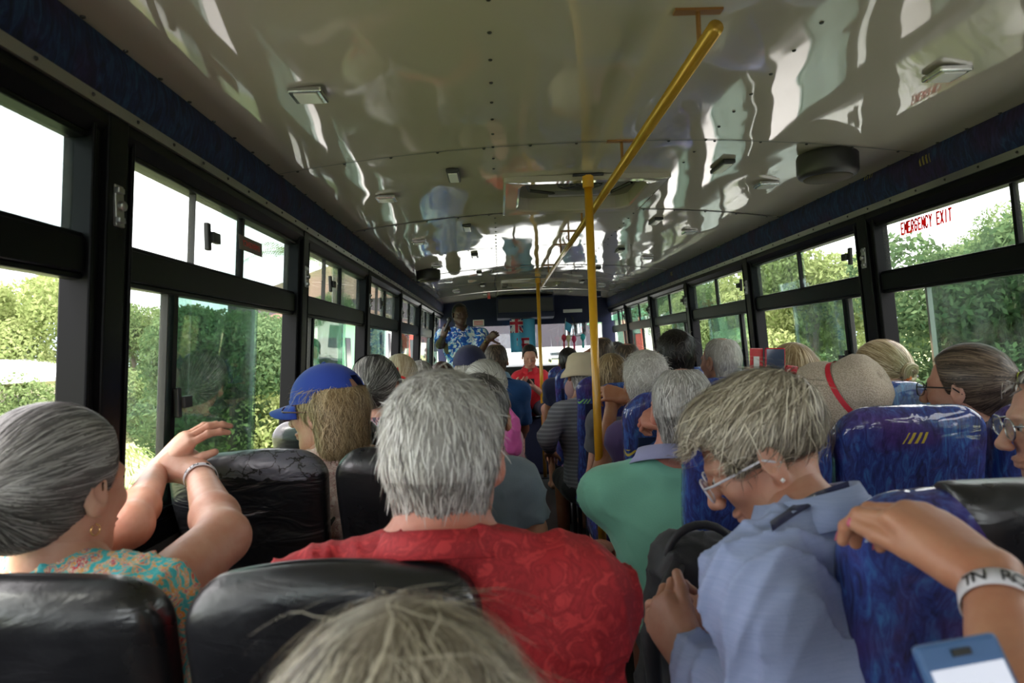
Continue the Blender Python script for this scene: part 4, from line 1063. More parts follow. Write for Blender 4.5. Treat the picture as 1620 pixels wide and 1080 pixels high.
def hand_sdf(o, fd, bk, th, curl=(.5, .5, .5, .5), spread=.06, size=1.0, thumb=.5, thumb_out=.6, bent=1.0):
    """o: wrist, fd: direction of the fingers, bk: back of the hand, th: +1/-1 on which side the thumb is"""
    fd = unit(fd); bk = unit(np.array(bk, float)-np.dot(bk, fd)*fd); lt = np.cross(fd, bk)*th
    R = np.stack([lt, fd, bk], 1); s = Sdf(); z = size; nails = []
    W = lambda p: np.array(o)+R@(np.array(p, float)*z)
    kn = [(.031, .090, .002), (.010, .096, .005), (-.011, .092, .003), (-.030, .082, -.003)]
    for i, q in enumerate(kn):
        s.cone(W((q[0]*.55, .004, 0)), W(q), .0165*z, .0125*z, .016*z)
    s.cone(W((.018, .02, -.006)), W((.022, .075, -.006)), .014*z, .012*z, .014*z)
    s.cone(W((-.018, .015, -.006)), W((-.026, .065, -.006)), .015*z, .012*z, .014*z)
    ln = [(.044, .026, .019), (.049, .031, .020), (.045, .028, .020), (.035, .021, .018)]; rr = [.0092, .0094, .0088, .0080]
    for i in range(4):
        q = np.array(kn[i]); a = 0; sp = spread*(1.5-i)
        cu = curl[i]
        for j in range(3):
            a += cu*(1.0, 1.25, .8)[j]*(bent if j else 1)
            d = np.array([math.sin(sp)*math.cos(a), math.cos(sp)*math.cos(a), -math.sin(a)])
            q2 = q+d*ln[i][j]; s.cone(W(q), W(q2), rr[i]*(1, .93, .86)[j]*z*1.02, rr[i]*(.95, .87, .72)[j]*z, .003 if j or i else .004)
            if j < 2: s.ell(W(q2), [rr[i]*1.0*z]*3, k=.003)
            q = q2
        nb = np.array([0, math.sin(a), math.cos(a)])
        nails.append((W(q+nb*rr[i]*.62-d*.002), unit(R@d), unit(R@nb)))
    q = np.array([.020, .022, -.006]); d = unit([math.sin(thumb_out), math.cos(thumb_out), -.35*thumb-.1])
    rt = (.0155, .0115, .0105, .0085)
    for j, L_ in enumerate((.044, .034, .027)):
        q2 = q+d*L_; s.cone(W(q), W(q2), rt[j]*z, rt[j+1]*z, .012 if j == 0 else .004)
        q = q2; d = unit(d+np.array([-.35*thumb, .25, -.45*thumb])*(.8 if j < 2 else 0))
    nb = unit(np.cross(np.cross(d, [1, 0, .3]), d)); nails.append((W(q+nb*.006), unit(R@d), unit(R@nb)))
    s.nails = nails; return s
def ik(a, b, l1, l2, pole):
    a = np.array(a, float); b = np.array(b, float); v = b-a; L = np.linalg.norm(v); Lc = min(L, (l1+l2)*.999)
    if L > (l1+l2)*.999: l1 = l1*L/Lc; l2 = l2*L/Lc; Lc = L
    x = (l1*l1-l2*l2+Lc*Lc)/(2*Lc); hgt = math.sqrt(max(l1*l1-x*x, 0)); u = v/L
    p = np.array(pole, float); p = p-p.dot(u)*u; p = unit(p); return a+u*x+p*hgt
# ---------------------------------------------------------------- hair
def hair_sdf(style, t=.012):
    """solid volume of the hair in head coordinates"""
    s = Sdf()
    if style in ('short', 'thin'):
        s.ell((0, -.016, .032), (.0775+t, .098+t, .087+t), k=0)
        s.cone((0, -.072, -.01), (0, -.060, -.060), .040+t*.5, .032+t*.3, .04)
        for x in (-1, 1): s.cone((x*.040, -.050, -.01), (x*.034, -.042, -.075), .036+t*.4, .026+t*.3, .02)
        s.box((0, .10, -.045), (.12, .085, .115), rotm(-.22), rd=.02, k=.012, sg=-1)
        for x in (-1, 1): s.ell((x*.092, .0, -.028), (.030, .034, .052), k=.010, sg=-1)
        s.box((0, -.05, -.152), (.2, .2, .055), rotm(.06), rd=.01, k=.006, sg=-1)
        if style == 'thin': s.ell((0, -.035, .150), (.060, .070, .045), k=.01, sg=-1)
    elif style == 'sleek':     # pulled back into a tail
        s.ell((0, -.016, .030), (.0775+t, .099+t, .089+t), k=0)
        s.cone((0, -.07, .0), (0, -.06, -.045), .045+t, .030+t, .04)
        s.box((0, .10, -.05), (.12, .085, .115), rotm(-.32), rd=.02, k=.012, sg=-1)
        for x in (-1, 1): s.ell((x*.094, .004, -.034), (.030, .034, .048), k=.010, sg=-1)
        s.box((0, -.05, -.15), (.2, .2, .07), rotm(.25), rd=.01, k=.01, sg=-1)
    elif style == 'bob':
        s.ell((0, -.018, .030), (.080+t, .102+t, .090+t), k=0)
        s.cone((-.045, -.05, .0), (-.050, -.05, -.10), .050+t, .040+t, .03); s.cone((.045, -.05, .0), (.050, -.05, -.10), .050+t, .040+t, .03)
        s.cone((0, -.07, -.0), (0, -.068, -.10), .045+t, .040+t, .03)
        s.box((0, .115, -.06), (.14, .085, .135), rotm(-.2), rd=.02, k=.012, sg=-1)
    elif style == 'pixie':     # full on top, shaved nape, ears free
        s.ell((0, -.016, .036), (.080+t, .104+t, .086+t), k=0)
        s.ell((0, .040, .072), (.060+t, .045+t, .040+t), k=.04)
        s.box((0, .12, -.055), (.14, .085, .115), rotm(-.18), rd=.02, k=.012, sg=-1)
        for x in (-1, 1): s.ell((x*.094, -.0, -.036), (.032, .050, .056), k=.010, sg=-1)
        s.box((0, -.06, -.105), (.2, .2, .075), rotm(.30), rd=.01, k=.015, sg=-1)
    return s
def strands(vol, roots_ok, flow, n, length, width, lift=.004, steps=7, seed=0, jitter=.25, curl=0, wj=.5, sm=.75):
    """tapered ribbons that run over the surface of the volume along the flow"""
    r = np.random.RandomState(seed); lo, hi = vol.bounds()
    p = r.uniform(lo-.005, hi+.005, (n*5, 3)); d, g = vol.grad(p)
    p = p-g*d[:, None]; d, g = vol.grad(p); p = p-g*d[:, None]
    ok = (abs(vol.at(p)) < .002) & roots_ok(p); p = p[ok][:n]; m = len(p)
    if m == 0: return None
    rl = length*r.uniform(.55, 1.15, m); offs = lift*r.uniform(-.15, 1.0, m)**1.0; jit = r.normal(scale=jitter, size=(m, 3)); ph = r.uniform(0, 6.28, m)
    pts = []; nor = []; cur = p.copy(); dprev = None
    for k in range(steps+1):
        d, g = vol.grad(cur); f = flow(cur)+jit
        f = f-(f*g).sum(1)[:, None]*g; f = f/(np.linalg.norm(f, axis=1)[:, None]+1e-9)
        if dprev is not None: f = sm*dprev+(1-sm)*f; f /= np.linalg.norm(f, axis=1)[:, None]
        if curl: f = f+np.cross(g, f)*(curl*np.sin(ph+k*1.3))[:, None]; f /= np.linalg.norm(f, axis=1)[:, None]
        dprev = f
        tq = k/steps; pts.append(cur+g*(offs*(.2+.8*tq))[:, None]); nor.append(np.cross(f, g))
        cur = cur+f*(rl/steps)[:, None]; dd, gg = vol.grad(cur)
        pull = np.clip(dd, -.02, .004 if k > steps-3 else .02); cur = cur-gg*pull[:, None]
    pts = np.stack(pts, 1); nor = np.stack(nor, 1); nor /= np.linalg.norm(nor, axis=2)[:, :, None]+1e-9
    tp = np.array([.5]+[1.0]*(steps-2)+[.7, .12])[None, :, None]*(width*r.uniform(1-wj, 1+wj, m))[:, None, None]
    A = pts-nor*tp; B = pts+nor*tp
    v = np.stack([A, B], 2).reshape(-1, 3); base = (np.arange(m)*(steps+1)*2)[:, None, None]; k = (np.arange(steps)*2)[None, :, None]
    f = (base+k+np.array([0, 1, 3, 2])[None, None, :]).reshape(-1, 4)
    return v, f, np.repeat(r.uniform(0, 1, m), (steps+1)*2), p
def put_hair(name, vol, o, R, roots_ok, flow, col, parent, n=2500, length=.05, width=.0011, lift=.005, res=.004, seed=0, jitter=.25, steps=7, extra=None, tone=None, **kw):
    mat = hairmat('hair '+col, HAIR[col])
    v, f = vol.mesh(res); rb = np.random.RandomState(seed).normal(scale=.05, size=len(v))+.22
    if len(v): nz = np.sin(v[:, 0]*90+3*np.sin(v[:, 2]*40))*.08; rb = np.clip(rb+nz, 0, 1)
    parts = [(v, f, rb)]
    q = strands(vol, roots_ok, flow, n, length, width, lift, steps, seed, jitter, **kw)
    if q: parts.append(q[:3])
    kw2 = dict(kw); kw2['sm'] = .8
    q = None if jitter < .05 else strands(vol, roots_ok, flow, max(40, n//9), length*1.1, width*.7, lift*2.6+.004, steps, seed+50, jitter*1.6+.12, **kw2)
    if q: parts.append(q[:3])
    for e in (extra or []): parts.append(e)
    vs, fs, rs, b = [], [], [], 0
    for v, f, r_ in parts:
        vs.append(v); fs.append(f+b); rs.append(r_); b += len(v)
    v = np.concatenate(vs); rr = np.concatenate(rs)
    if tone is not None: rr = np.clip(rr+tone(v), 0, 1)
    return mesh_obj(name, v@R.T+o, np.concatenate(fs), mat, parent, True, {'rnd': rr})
def tail(p0, pts, rad, n, width, seed=0):
    """a tail or loose lock: ribbons along a bundle of curves"""
    r = np.random.RandomState(seed); pts = np.array(pts, float); K = 14
    t = np.linspace(0, len(pts)-1, K); i = np.minimum(t.astype(int), len(pts)-2); fr = (t-i)[:, None]; c = pts[i]*(1-fr)+pts[i+1]*fr
    c = np.concatenate([[c[0]], (c[:-2]+2*c[1:-1]+c[2:])/4, [c[-1]]])
    dr = np.gradient(c, axis=0); dr /= np.linalg.norm(dr, axis=1)[:, None]
    a = np.cross(dr, [.3, .9, .2]); a /= np.linalg.norm(a, axis=1)[:, None]; b = np.cross(dr, a)
    th = r.uniform(0, 6.28, n); q = r.uniform(.2, 1, n)**.5; prof = np.interp(np.linspace(0, 1, K), [0, .15, .6, 1], [.45, 1, .9, .35])*rad
    tw = r.normal(scale=.3, size=n)[:, None]*np.linspace(0, 1, K)[None, :]
    P_ = c[None]+(a[None]*np.cos(th[:, None, None]+tw[..., None])+b[None]*np.sin(th[:, None, None]+tw[..., None]))*(q[:, None]*prof[None, :])[..., None]
    nr = -a[None]*np.sin(th)[:, None, None]+b[None]*np.cos(th)[:, None, None]
    wd = width*np.array([1]*(K-2)+[.7, .15])[None, :, None]
    v = np.stack([P_-nr*wd, P_+nr*wd], 2).reshape(-1, 3); f = ((np.arange(n)*K*2)[:, None, None]+(np.arange(K-1)*2)[None, :, None]+np.array([0, 1, 3, 2])[None, None, :]).reshape(-1, 4)
    return v, f, np.repeat(r.uniform(0, 1, n), K*2)
# ---------------------------------------------------------------- a seated or standing person
def person(label, head, face=0, nod=0, tilt=0, seat=None, sk=None, hs=1.0, shoulder=None, sw=.165, fat=.96, lean_yaw=None, stand=False,
           arms=None, shirt=None, sleeve=.5, shirt_mat=None, trouser_mat=None, long_trousers=False, res=.011, hres=.006, group='seated passengers',
           hair=None, hairc='grey', neck=.055, hide_torso=False, nose=1.0, folded=.0015, seed=1, eyes=False, neckline=.0, zhip=.53, back=0.0):
    """face, nod, tilt in degrees: turn about the upright (positive to the left), lowering of the face, sideways tilt"""
    sk = sk or SK_PALE; H = np.array(head, float)
    R = rotm(0, 0, math.radians(face)) @ rotm(math.radians(-nod), 0, 0) @ rotm(0, math.radians(tilt), 0)
    st = np.array(seat if seat is not None else (H[0], H[1]-.02), float)
    hip = np.array([st[0], st[1], zhip])
    ly = math.radians(face*.25 if lean_yaw is None else lean_yaw); T = rotm(0, 0, ly)
    nb = H+R@np.array([0, -.030, -.075])*hs; nb = nb*np.array([1, 1, 1])-np.array([0, .02, .065])
    if shoulder is not None: nb = np.array(shoulder, float)
    ch = hip*.30+nb*.70+np.array([0, -back, 0]); ch[2] = nb[2]-.20
    root = thing('person', label, 'person', (hip[0], hip[1], 0), group)
    b = Sdf()
    up = unit(nb-hip); fx = T@np.array([1, 0, 0]); fy = unit(np.cross(up, fx)); Rt = np.stack([fx, fy, np.cross(fx, fy)], 1)
    f_ = fat
    b.ell(hip+np.array([0, 0, .04]), (.165*f_, .13*f_, .12), Rt, k=0)
    b.ell(hip*.62+ch*.38, (.150*f_, .118*f_, .17), Rt, k=.05)
    b.ell(ch, (.165*f_, .112*f_, .19), Rt, k=.06)
    shp = {}
    for sx in (-1, 1):
        sp = nb+T@np.array([sx*sw, 0, -.066]); shp[sx] = sp
        b.cone(nb+T@np.array([sx*.03, -.01, -.005]), sp, neck*.80, .052, .05)
        b.cone(ch+T@np.array([sx*.09, .0, .03]), sp+np.array([0, 0, -.02]), .075*f_, .054, .05)
    b.cone(nb-np.array([0, -.005, .03]), H+R@np.array([0, -.015, -.045])*hs, neck, neck*.92, .03)
    kn = {}
    for sx in (-1, 1):
        h0 = hip+T@np.array([sx*.09, .02, 0])
        if stand: k_ = h0+T@np.array([sx*.02, .02, -.42]); an = np.array([k_[0], k_[1]-.02, .09]) if zhip > .7 else k_-np.array([0, 0, .4])
        else: k_ = h0+T@np.array([sx*.05, .37, .01]); an = np.array([k_[0], k_[1]-.03, max(.09, zhip-.44)])
        kn[sx] = (h0, k_, an)
        b.cone(h0, k_, .085*f_, .058, .04); b.cone(k_, an, .054, .040, .02)
        b.cone(an+np.array([0, -.03, -.035]), an+T@np.array([sx*.02, .14, -.05]), .036, .030, .02)
    # arms
    hands = []
    arms = arms or {}
    for sx in (-1, 1):
        A = arms.get(sx)
        if A is None:
            h_, k_, _ = kn[sx]; wr = h_*.25+k_*.75+np.array([0, -.02, .115]) if not stand else shp[sx]+T@np.array([sx*.05, .10, -.50])
            A = dict(w=wr, pole=(sx*.3, -.5, -.6))
            A['fd'] = unit(k_-h_+np.array([-sx*.15, 0, -.1])) if not stand else (0, .2, -1); A['bk'] = (0, 0, 1) if not stand else (sx, 0, 0); A['curl'] = (.35,)*4
        sp = shp[sx]; w_ = np.array(A['w'], float); e = np.array(A['e'], float) if 'e' in A else ik(sp, w_, .295, .255, A.get('pole', (sx*.5, -.3, -.8)))
        r_ = A.get('r', 1.0)
        b.cone(sp, e, .050*r_*min(f_, 1.15), .041*r_, .03); m_ = e*.72+w_*.28
        b.cone(e, m_, .039*r_, .038*r_, .02); b.cone(m_, w_, .038*r_, .026*r_, .02)
        A['elbow'] = e; A['shoulder'] = sp
        hd = hand_sdf(w_+unit(A['fd'])*.004, A['fd'], A['bk'], A.get('th', -sx*1.0), A.get('curl', (.5,)*4), A.get('spread', .06), A.get('size', 1.0), A.get('thumb', .5), A.get('thumb_out', .6), A.get('bent', 1.0))
        hands.append((w_, hd, A))
        A['nails'] = hd.nails
        if A.get('fine'): b.cone(w_-unit(A['fd'])*.01, w_+unit(A['fd'])*.02, .026*r_, .024*r_, .012)
        arms[sx] = A
    hd = head_sdf(nose).scaled(hs).moved(H, R)
    allb = Sdf(); allb.p = list(b.p)
    # body in three resolutions: trunk and limbs, head, hands
    head_only = Sdf(); head_only.p = hd.p+[(('cone', nb-np.array([0, -.005, .03]), H+R@np.array([0, -.015, -.045])*hs, neck, neck*.92), .025, 1)]
    parts = [allb.mesh(res), head_only.mesh(hres)]
    for w_, h_, A in hands:
        q = Sdf(); q.p = list(h_.p); e = A['elbow']; q.cone(w_+unit(w_-e)*.004, w_+unit(e-w_)*.035, .0255*A.get('r', 1), .028*A.get('r', 1), .014)
        parts.append(q.mesh(A.get('hres', max(.004, res*.5))))
    v, f = join_meshes(parts)
    body = mesh_obj('body', v, f, sk, root)
    info = dict(root=root, H=H, R=R, nb=nb, ch=ch, hip=hip, T=T, arms=arms, shp=shp, body=body, hs=hs, Rt=Rt, fat=f_, sdf=b, kn=kn, neck=neck)
    # shirt
    if shirt_mat is not None:
        s = Sdf(); g = .011
        s.ell(hip+np.array([0, 0, .04]), (.165*f_+g, .13*f_+g, .115), Rt, k=0)
        s.ell(hip*.62+ch*.38, (.150*f_+g+.006, .118*f_+g+.008, .17), Rt, k=.05); s.ell(ch, (.165*f_+g, .112*f_+g, .19), Rt, k=.06)
        for sx in (-1, 1):
            sp = shp[sx]
            s.cone(nb+T@np.array([sx*.03, -.01, -.012]), sp, neck*.80+g*.6, .052+g, .05); s.cone(ch+T@np.array([sx*.09, .0, .03]), sp+np.array([0, 0, -.02]), .075*f_+g, .054+g, .05)
            if sleeve > 0:
                A = arms[sx]; e = A['elbow']; fr = min(sleeve, 1.0); r_ = A.get('r', 1.0)
                s.cone(sp, sp+(e-sp)*fr, .050*r_*min(f_, 1.15)+g, (.050+(.041-.050)*fr)*r_+g+.010, .03)
                if sleeve > 1:
                    m_ = e*.72+A['w']*.28; fr2 = sleeve-1; s.cone(e, m_, .040*r_+g+.004, .0415*r_+g, .014)
                    s.cone(m_, m_+(A['w']-m_)*fr2, .0415*r_+g, .030*r_+g, .02)
                    ax = unit(A['w']-m_); c_ = m_+(A['w']-m_)*fr2+ax*.05; q = np.cross(ax, [0, 0, 1.]); q = unit(q); s.box(c_, (.07, .07, .04), np.stack([q, np.cross(ax, q), ax], 1), rd=.001, k=.002, sg=-1)
                else:
                    ax = unit(e-sp); c_ = sp+(e-sp)*fr+ax*.06; q = unit(np.cross(ax, [0.1, 0.2, 1.])); s.box(c_, (.10, .10, .052), np.stack([q, np.cross(ax, q), ax], 1), rd=.001, k=.002, sg=-1)
            else:
                s.ell(sp+T@np.array([sx*.035, 0, 0]), (.05, .10, .13), T, k=.01, sg=-1)
        s.ell(nb+np.array([0, .012, .055-neckline]), (neck*1.12+neckline*.5, neck*1.25+neckline*.6, .062), T, k=.008, sg=-1)
        fn_ = folds(folded*3.2, 46, seed, (1, 1, .6)); info['shirt_fn'] = fn_
        v, f = s.mesh(res*.9, fn=fn_)
        info['shirt'] = mesh_obj('shirt', v, f, shirt_mat, root); info['shirt_sdf'] = s
    if trouser_mat is not None:
        s = Sdf(); s.ell(hip+np.array([0, 0, .03]), (.165*f_+.016, .13*f_+.014, .115), Rt, k=0)
        for sx in (-1, 1):
            h0, k_, an = kn[sx]
            s.cone(h0, k_+(k_-h0)*(.0 if long_trousers else -.12), .085*f_+.014, .075, .04)
            if long_trousers: s.cone(k_, an, .066, .060, .03)
        v, f = s.mesh(res*1.1, fn=folds(.004, 26, seed+3)); info['trousers'] = mesh_obj('trousers' if long_trousers else 'shorts', v, f, trouser_mat, root)
    if hair: info['hair'] = do_hair(hair, hairc, info, seed)
    if eyes:
        for sx in (-1, 1):
            c = H+R@(np.array([sx*.031, .0815, .002])*hs); mb = MB(); mb.lathe([(.0002, -.0095), (.007, -.0065), (.0095, 0), (.007, .0065), (.0002, .0095)], c, None, 12)
            mb.obj('eye', plain('eye white', (.45, .43, .41), .4), root, smooth=True)
            MB().lathe([(.0045, 0), (.0035, .002), (.0003, .0026)], c+R@np.array([0, .0088, -.001]), R@rotm(-math.pi/2), 10).obj('iris', plain('dark iris', (.03, .02, .015), .1), root)
    return info
def do_hair(style, col, I, seed=1, parent=None):
    H, R, hs = I['H'], I['R'], I['hs']; near = style.get('n', 1400)
    st = style['s']; t = style.get('t', .010); vol = hair_sdf({'curly': 'short', 'bun': 'sleek'}.get(st, st), t)
    if 'edit' in style: style['edit'](vol)
    crownp = np.array(style.get('crown', (0, -.045, .125)))
    up = np.array([0, 0, 1.])
    def ok(p): return vol.at(p) < .01
    extra = []
    if st in ('sleek', 'bun'):
        tie = np.array(style.get('tie', (0, -.125, .02)))
        fl = lambda p: tie-p+1e-4
        kw = dict(length=.11, jitter=.006, lift=.0035, sm=.3)
        if st == 'sleek':
            tp = style.get('tail', [(0, 0, 0), (0, -.035, -.01), (0, -.05, -.06), (.0, -.05, -.12)])
            extra.append(tail(None, [tie+np.array(q) for q in tp], style.get('tr', .024), near//4, .0012, seed))
        else:
            for a in range(3): extra.append(tail(None, [tie+np.array([.028*math.cos(th+a), -.018+.006*a, .028*math.sin(th+a)]) for th in np.linspace(0, 5.6, 9)], .018, near//8, .0012, seed+a))
    elif st == 'bob':
        def fl(p):
            v = p-crownp; v[:, 2] -= .10; v[:, 2] = np.minimum(v[:, 2], -.05*(p[:, 2] < .06)); v[:, :2] *= np.where(p[:, 2:3] < .03, .15, 1); return v*8
        kw = dict(length=.10, jitter=.10, lift=.008, curl=style.get('curl', .12))
    elif st == 'pixie':
        def fl(p):
            v = (p-np.array([.02, -.095, .085]))*6; v[:, 2] -= .10+.45*(p[:, 2] < .04); v[:, 1] += .35; v[:, 0] -= .15; return v
        kw = dict(length=.075, jitter=.13, lift=.010, curl=.12)
    elif st == 'curly':
        def fl(p): v = (p-crownp)*8; v[:, 2] -= .3; return v
        kw = dict(length=.045, jitter=.9, lift=.016, curl=1.0)
    else:
        def fl(p):
            v = (p-crownp)*8; v[:, 2] -= .35+.6*(p[:, 2] < .05); sw_ = np.stack([-(p[:, 1]-crownp[1]), p[:, 0], 0*p[:, 0]], 1)*5; return v+sw_*(np.exp(-((p-crownp)**2).sum(1)/.003))[:, None]
        kw = dict(length=.042, jitter=.16, lift=.006)
    kw.update(style.get('kw', {}))
    if near < 900: kw.setdefault('steps', 5)
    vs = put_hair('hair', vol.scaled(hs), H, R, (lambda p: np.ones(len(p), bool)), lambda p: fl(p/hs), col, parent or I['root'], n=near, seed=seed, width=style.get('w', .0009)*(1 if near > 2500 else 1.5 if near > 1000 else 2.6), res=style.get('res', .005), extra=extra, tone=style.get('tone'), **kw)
    return vs
SK_MID = skin((.56, .31, .22), 'ruddy skin')
C = cloth
red_shirt = N('deep red woven shirt'); _f = red_shirt.noise(red_shirt.co(), 26, 4, .6, 2.5)
red_shirt.p(Base_Color=red_shirt.ramp(_f, [(.40, (.42, .018, .025)), (.5, (.30, .010, .016)), (.62, (.55, .035, .04))]), Roughness=.75); red_shirt.bump(red_shirt.noise(red_shirt.co(), 160, 2), .2, .002); red_shirt = red_shirt.m
def collar(I, mat, r=1.0, h=.035, spread=.010, name='collar', front_gap=.35, fold=True, drop=.0, tiltf=.30, fwd=.008):
    nb, T, nk = I['nb'], I['T'], I['neck']; c = nb+np.array([0, fwd, .012-drop]); g1 = []
    A = np.linspace(-math.pi+front_gap, math.pi-front_gap, 60)
    def pt(a, rr, z):
        q = np.array([rr*math.sin(a), -rr*1.12*math.cos(a), z]); q[2] += q[1]*tiltf*-1*1.0; return c+T@q
    rows = []
    for k, (rr, z) in enumerate(((nk*r+.004, 0), (nk*r+.006, h*.5), (nk*r+.007, h), (nk*r+.012, h*1.04), (nk*r+.020, h*.55), (nk*r+.028+spread, -.006)) if fold else ((nk*r+.008, -.01), (nk*r+.007, h*.5), (nk*r+.009, h))):
        rows.append([pt(a, rr, z-(0 if k < 4 else (abs(a)/3.0)**3*.02)) for a in A])
    o = MB().sheet(rows).obj(name, mat, I['root'], smooth=True); s = o.modifiers.new('s', 'SOLIDIFY'); s.thickness = .0025; return o
def earring(I, sx, mat, r=.008):
    c = I['H']+I['R']@(np.array([sx*.083, -.010, -.050])*I['hs']); MB().tube([c+I['R']@np.array([0, r*math.sin(a), r*math.cos(a)-r]) for a in np.linspace(0, 5.6, 14)], .0012, 6).obj('earring', mat, I['root'], smooth=True)
def glasses(I, mat, tint=None, dark=False, w=.026, temple=True, z=.002):
    H, R, hs = I['H'], I['R'], I['hs']; q = lambda x, y, zz: H+R@(np.array([x, y, zz])*hs)
    f = MB(); ln = MB()
    for sx in (-1, 1):
        ring_ = [q(sx*.033+w*math.copysign(abs(math.cos(a))**.7, math.cos(a)), .106-.1*abs(.01*math.cos(a)), z+.020*math.copysign(abs(math.sin(a))**.8, math.sin(a))) for a in np.linspace(0, 2*math.pi, 21)]
        f.tube(ring_, .0016, 6); ln.add(ring_[:-1]+[p_-R@np.array([0, .0015, 0]) for p_ in ring_[:-1]], [list(range(20)), list(range(39, 19, -1))])
        f.tube([q(sx*(.033+w), .105, z+.008), q(sx*.080, .085, z+.008), q(sx*.086, .0, z+.004), q(sx*.084, -.022, z-.014)], .0022, 6)
    f.tube([q(-.008, .106, z+.006), q(0, .108, z+.009), q(.008, .106, z+.006)], .0018, 6)
    g = f.obj('glasses', mat, I['root'], smooth=True); ln.obj('lens', plain('dark lens', (.01, .01, .012), .05) if dark else M_GLASS, g)
def wristband(I, sx, text, wdt=.018):
    A = I['arms'][sx]; e, w_ = A['elbow'], A['w']; ax = unit(w_-e); c = w_-ax*.028; q = unit(np.cross(ax, [0.1, .3, 1.])); b = np.cross(ax, q); rr = .0305*A.get('r', 1)
    mb = MB(); rows = []
    for t in (-wdt/2, wdt/2): rows.append([c+ax*t+(q*math.cos(a)+b*math.sin(a))*rr for a in np.linspace(0, 2*math.pi, 40)])
    o = mb.sheet(rows).obj('wristband', plain('white paper band', (.62, .60, .64), .5), I['root'], smooth=True); s = o.modifiers.new('s', 'SOLIDIFY'); s.thickness = .0015; s.offset = 1
    # printed marks facing the eye
    v = EYE-c; v = unit(v-v.dot(ax)*ax); s2 = np.cross(v, ax); s2 = s2 if s2.dot(CR) > 0 else -s2; u2 = np.cross(v, s2); u2 = u2 if u2[2] > 0 else -u2
    for i, ch in enumerate(text):
        a = (i-(len(text)-1)/2)*.34; d = v*math.cos(a)+s2*math.sin(a); tx = unit(s2*math.cos(a)-v*math.sin(a)); M = np.eye(4); M[:3, 0] = tx; M[:3, 1] = u2; M[:3, 2] = np.cross(tx, u2); M[:3, 3] = c+d*(rr+.002)
        if ch != ' ': text_mesh(ch, wdt*.95, M_DKPL, 'print', M, o)
    return o
def cap(I, mat, brim=True, strap=True, name='cap', k=1.0, pitch=0):
    """baseball cap in head coordinates: six panelled dome, button, curved peak, strap with an arched opening"""
    H, R, hs = I['H'], I['R'], I['hs']; Rp = R@rotm(math.radians(pitch)); c0 = np.array([0, -.012, .036]); r = np.array([.090, .112, .098])*k
    n, mrow = 48, 14; rows = []
    for j in range(mrow):
        t = j/(mrow-1)*math.pi/2*.98; row = []
        for i in range(n+1):
            a = 2*math.pi*i/n; ridge = 1+.012*abs(math.cos(a*3))**6*0-.010*(1-abs(math.sin(a*3)))**6
            row.append(H+Rp@((c0+np.array([r[0]*math.cos(a)*math.cos(t)*ridge, r[1]*math.sin(a)*math.cos(t)*ridge, r[2]*math.sin(t)*(1.02)]))*hs))
        rows.append(row)
    mb = MB(); base = 0
    vs = [p for r_ in rows for p in r_]; fs = []
    for j in range(mrow-1):
        for i in range(n):
            a = 2*math.pi*(i+.5)/n; back = abs(a-1.5*math.pi)
            if strap and back < .42 and j < 5 and j > 0 and (j-1) < 4.6*math.sqrt(max(0, 1-(back/.42)**2)): continue
            fs.append([j*(n+1)+i, j*(n+1)+i+1, (j+1)*(n+1)+i+1, (j+1)*(n+1)+i])
    mb.add(vs, fs); o = mb.obj(name, mat, I['root'], smooth=True); s = o.modifiers.new('s', 'SOLIDIFY'); s.thickness = .003
    MB().lathe([(.007, 0), (.006, .003), (.001, .005)], H+Rp@((c0+np.array([0, 0, r[2]*1.01]))*hs), Rp, 10).obj('button', mat, o, smooth=True)
    sw = MB(); sw.sheet([[H+Rp@((c0+np.array([r[0]*1.012*math.cos(a), r[1]*1.012*math.sin(a), z]))*hs) for a in np.linspace(0, 2*math.pi, 49)] for z in (-.006, .008)]).obj('hem_band', mat, o, smooth=True)
    if brim:
        rows = []
        for q in np.linspace(0, 1, 8):
            row = []
            for u in np.linspace(-1, 1, 17):
                a = math.pi/2-u*1.0; e_ = (c0+np.array([r[0]*math.cos(a), r[1]*math.sin(a), -.002])); out = np.array([math.cos(a)*.25, 1, 0]); L_ = .075*(1-abs(u)**2.6)*q
                p_ = e_+out*L_; p_[2] -= .035*(p_[0]/.09)**2*(.3+q)+.012*q; row.append(H+Rp@(p_*hs))
            rows.append(row)
        b_ = MB().sheet(rows).obj('peak', mat, o, smooth=True); s = b_.modifiers.new('s', 'SOLIDIFY'); s.thickness = .004
    return o
def hat(I, mat, prof, ribbon=None, R=None, name='sun_hat', off=(0, -.01, .03), wave=.0, band=None):
    H = I['H']; R = I['R'] if R is None else R; c = H+R@np.array(off); n = 56; mb = MB(); rings = []
    for rr, z in prof: rings.append([c+R@np.array([rr*.92*math.cos(a), rr*1.06*math.sin(a), z+wave*math.sin(3*a+1)*max(0, rr-.10)*8]) for a in [2*math.pi*j/n for j in range(n)]])
    mb.loft(rings, False); mb.add([p for p in rings[-1]], [list(range(n))]); o = mb.obj(name, mat, I['root'], smooth=True); s = o.modifiers.new('s', 'SOLIDIFY'); s.thickness = .003
    if band:
        rb = MB(); rb.sheet([[c+R@np.array([(rr+.0035)*.92*math.cos(a), (rr+.0035)*1.06*math.sin(a), z+wave*math.sin(3*a+1)*max(0, rr-.10)*8]) for a in np.linspace(0, 2*math.pi, 57)] for rr, z in band]).obj('ribbon', ribbon, o, smooth=True)
    return o
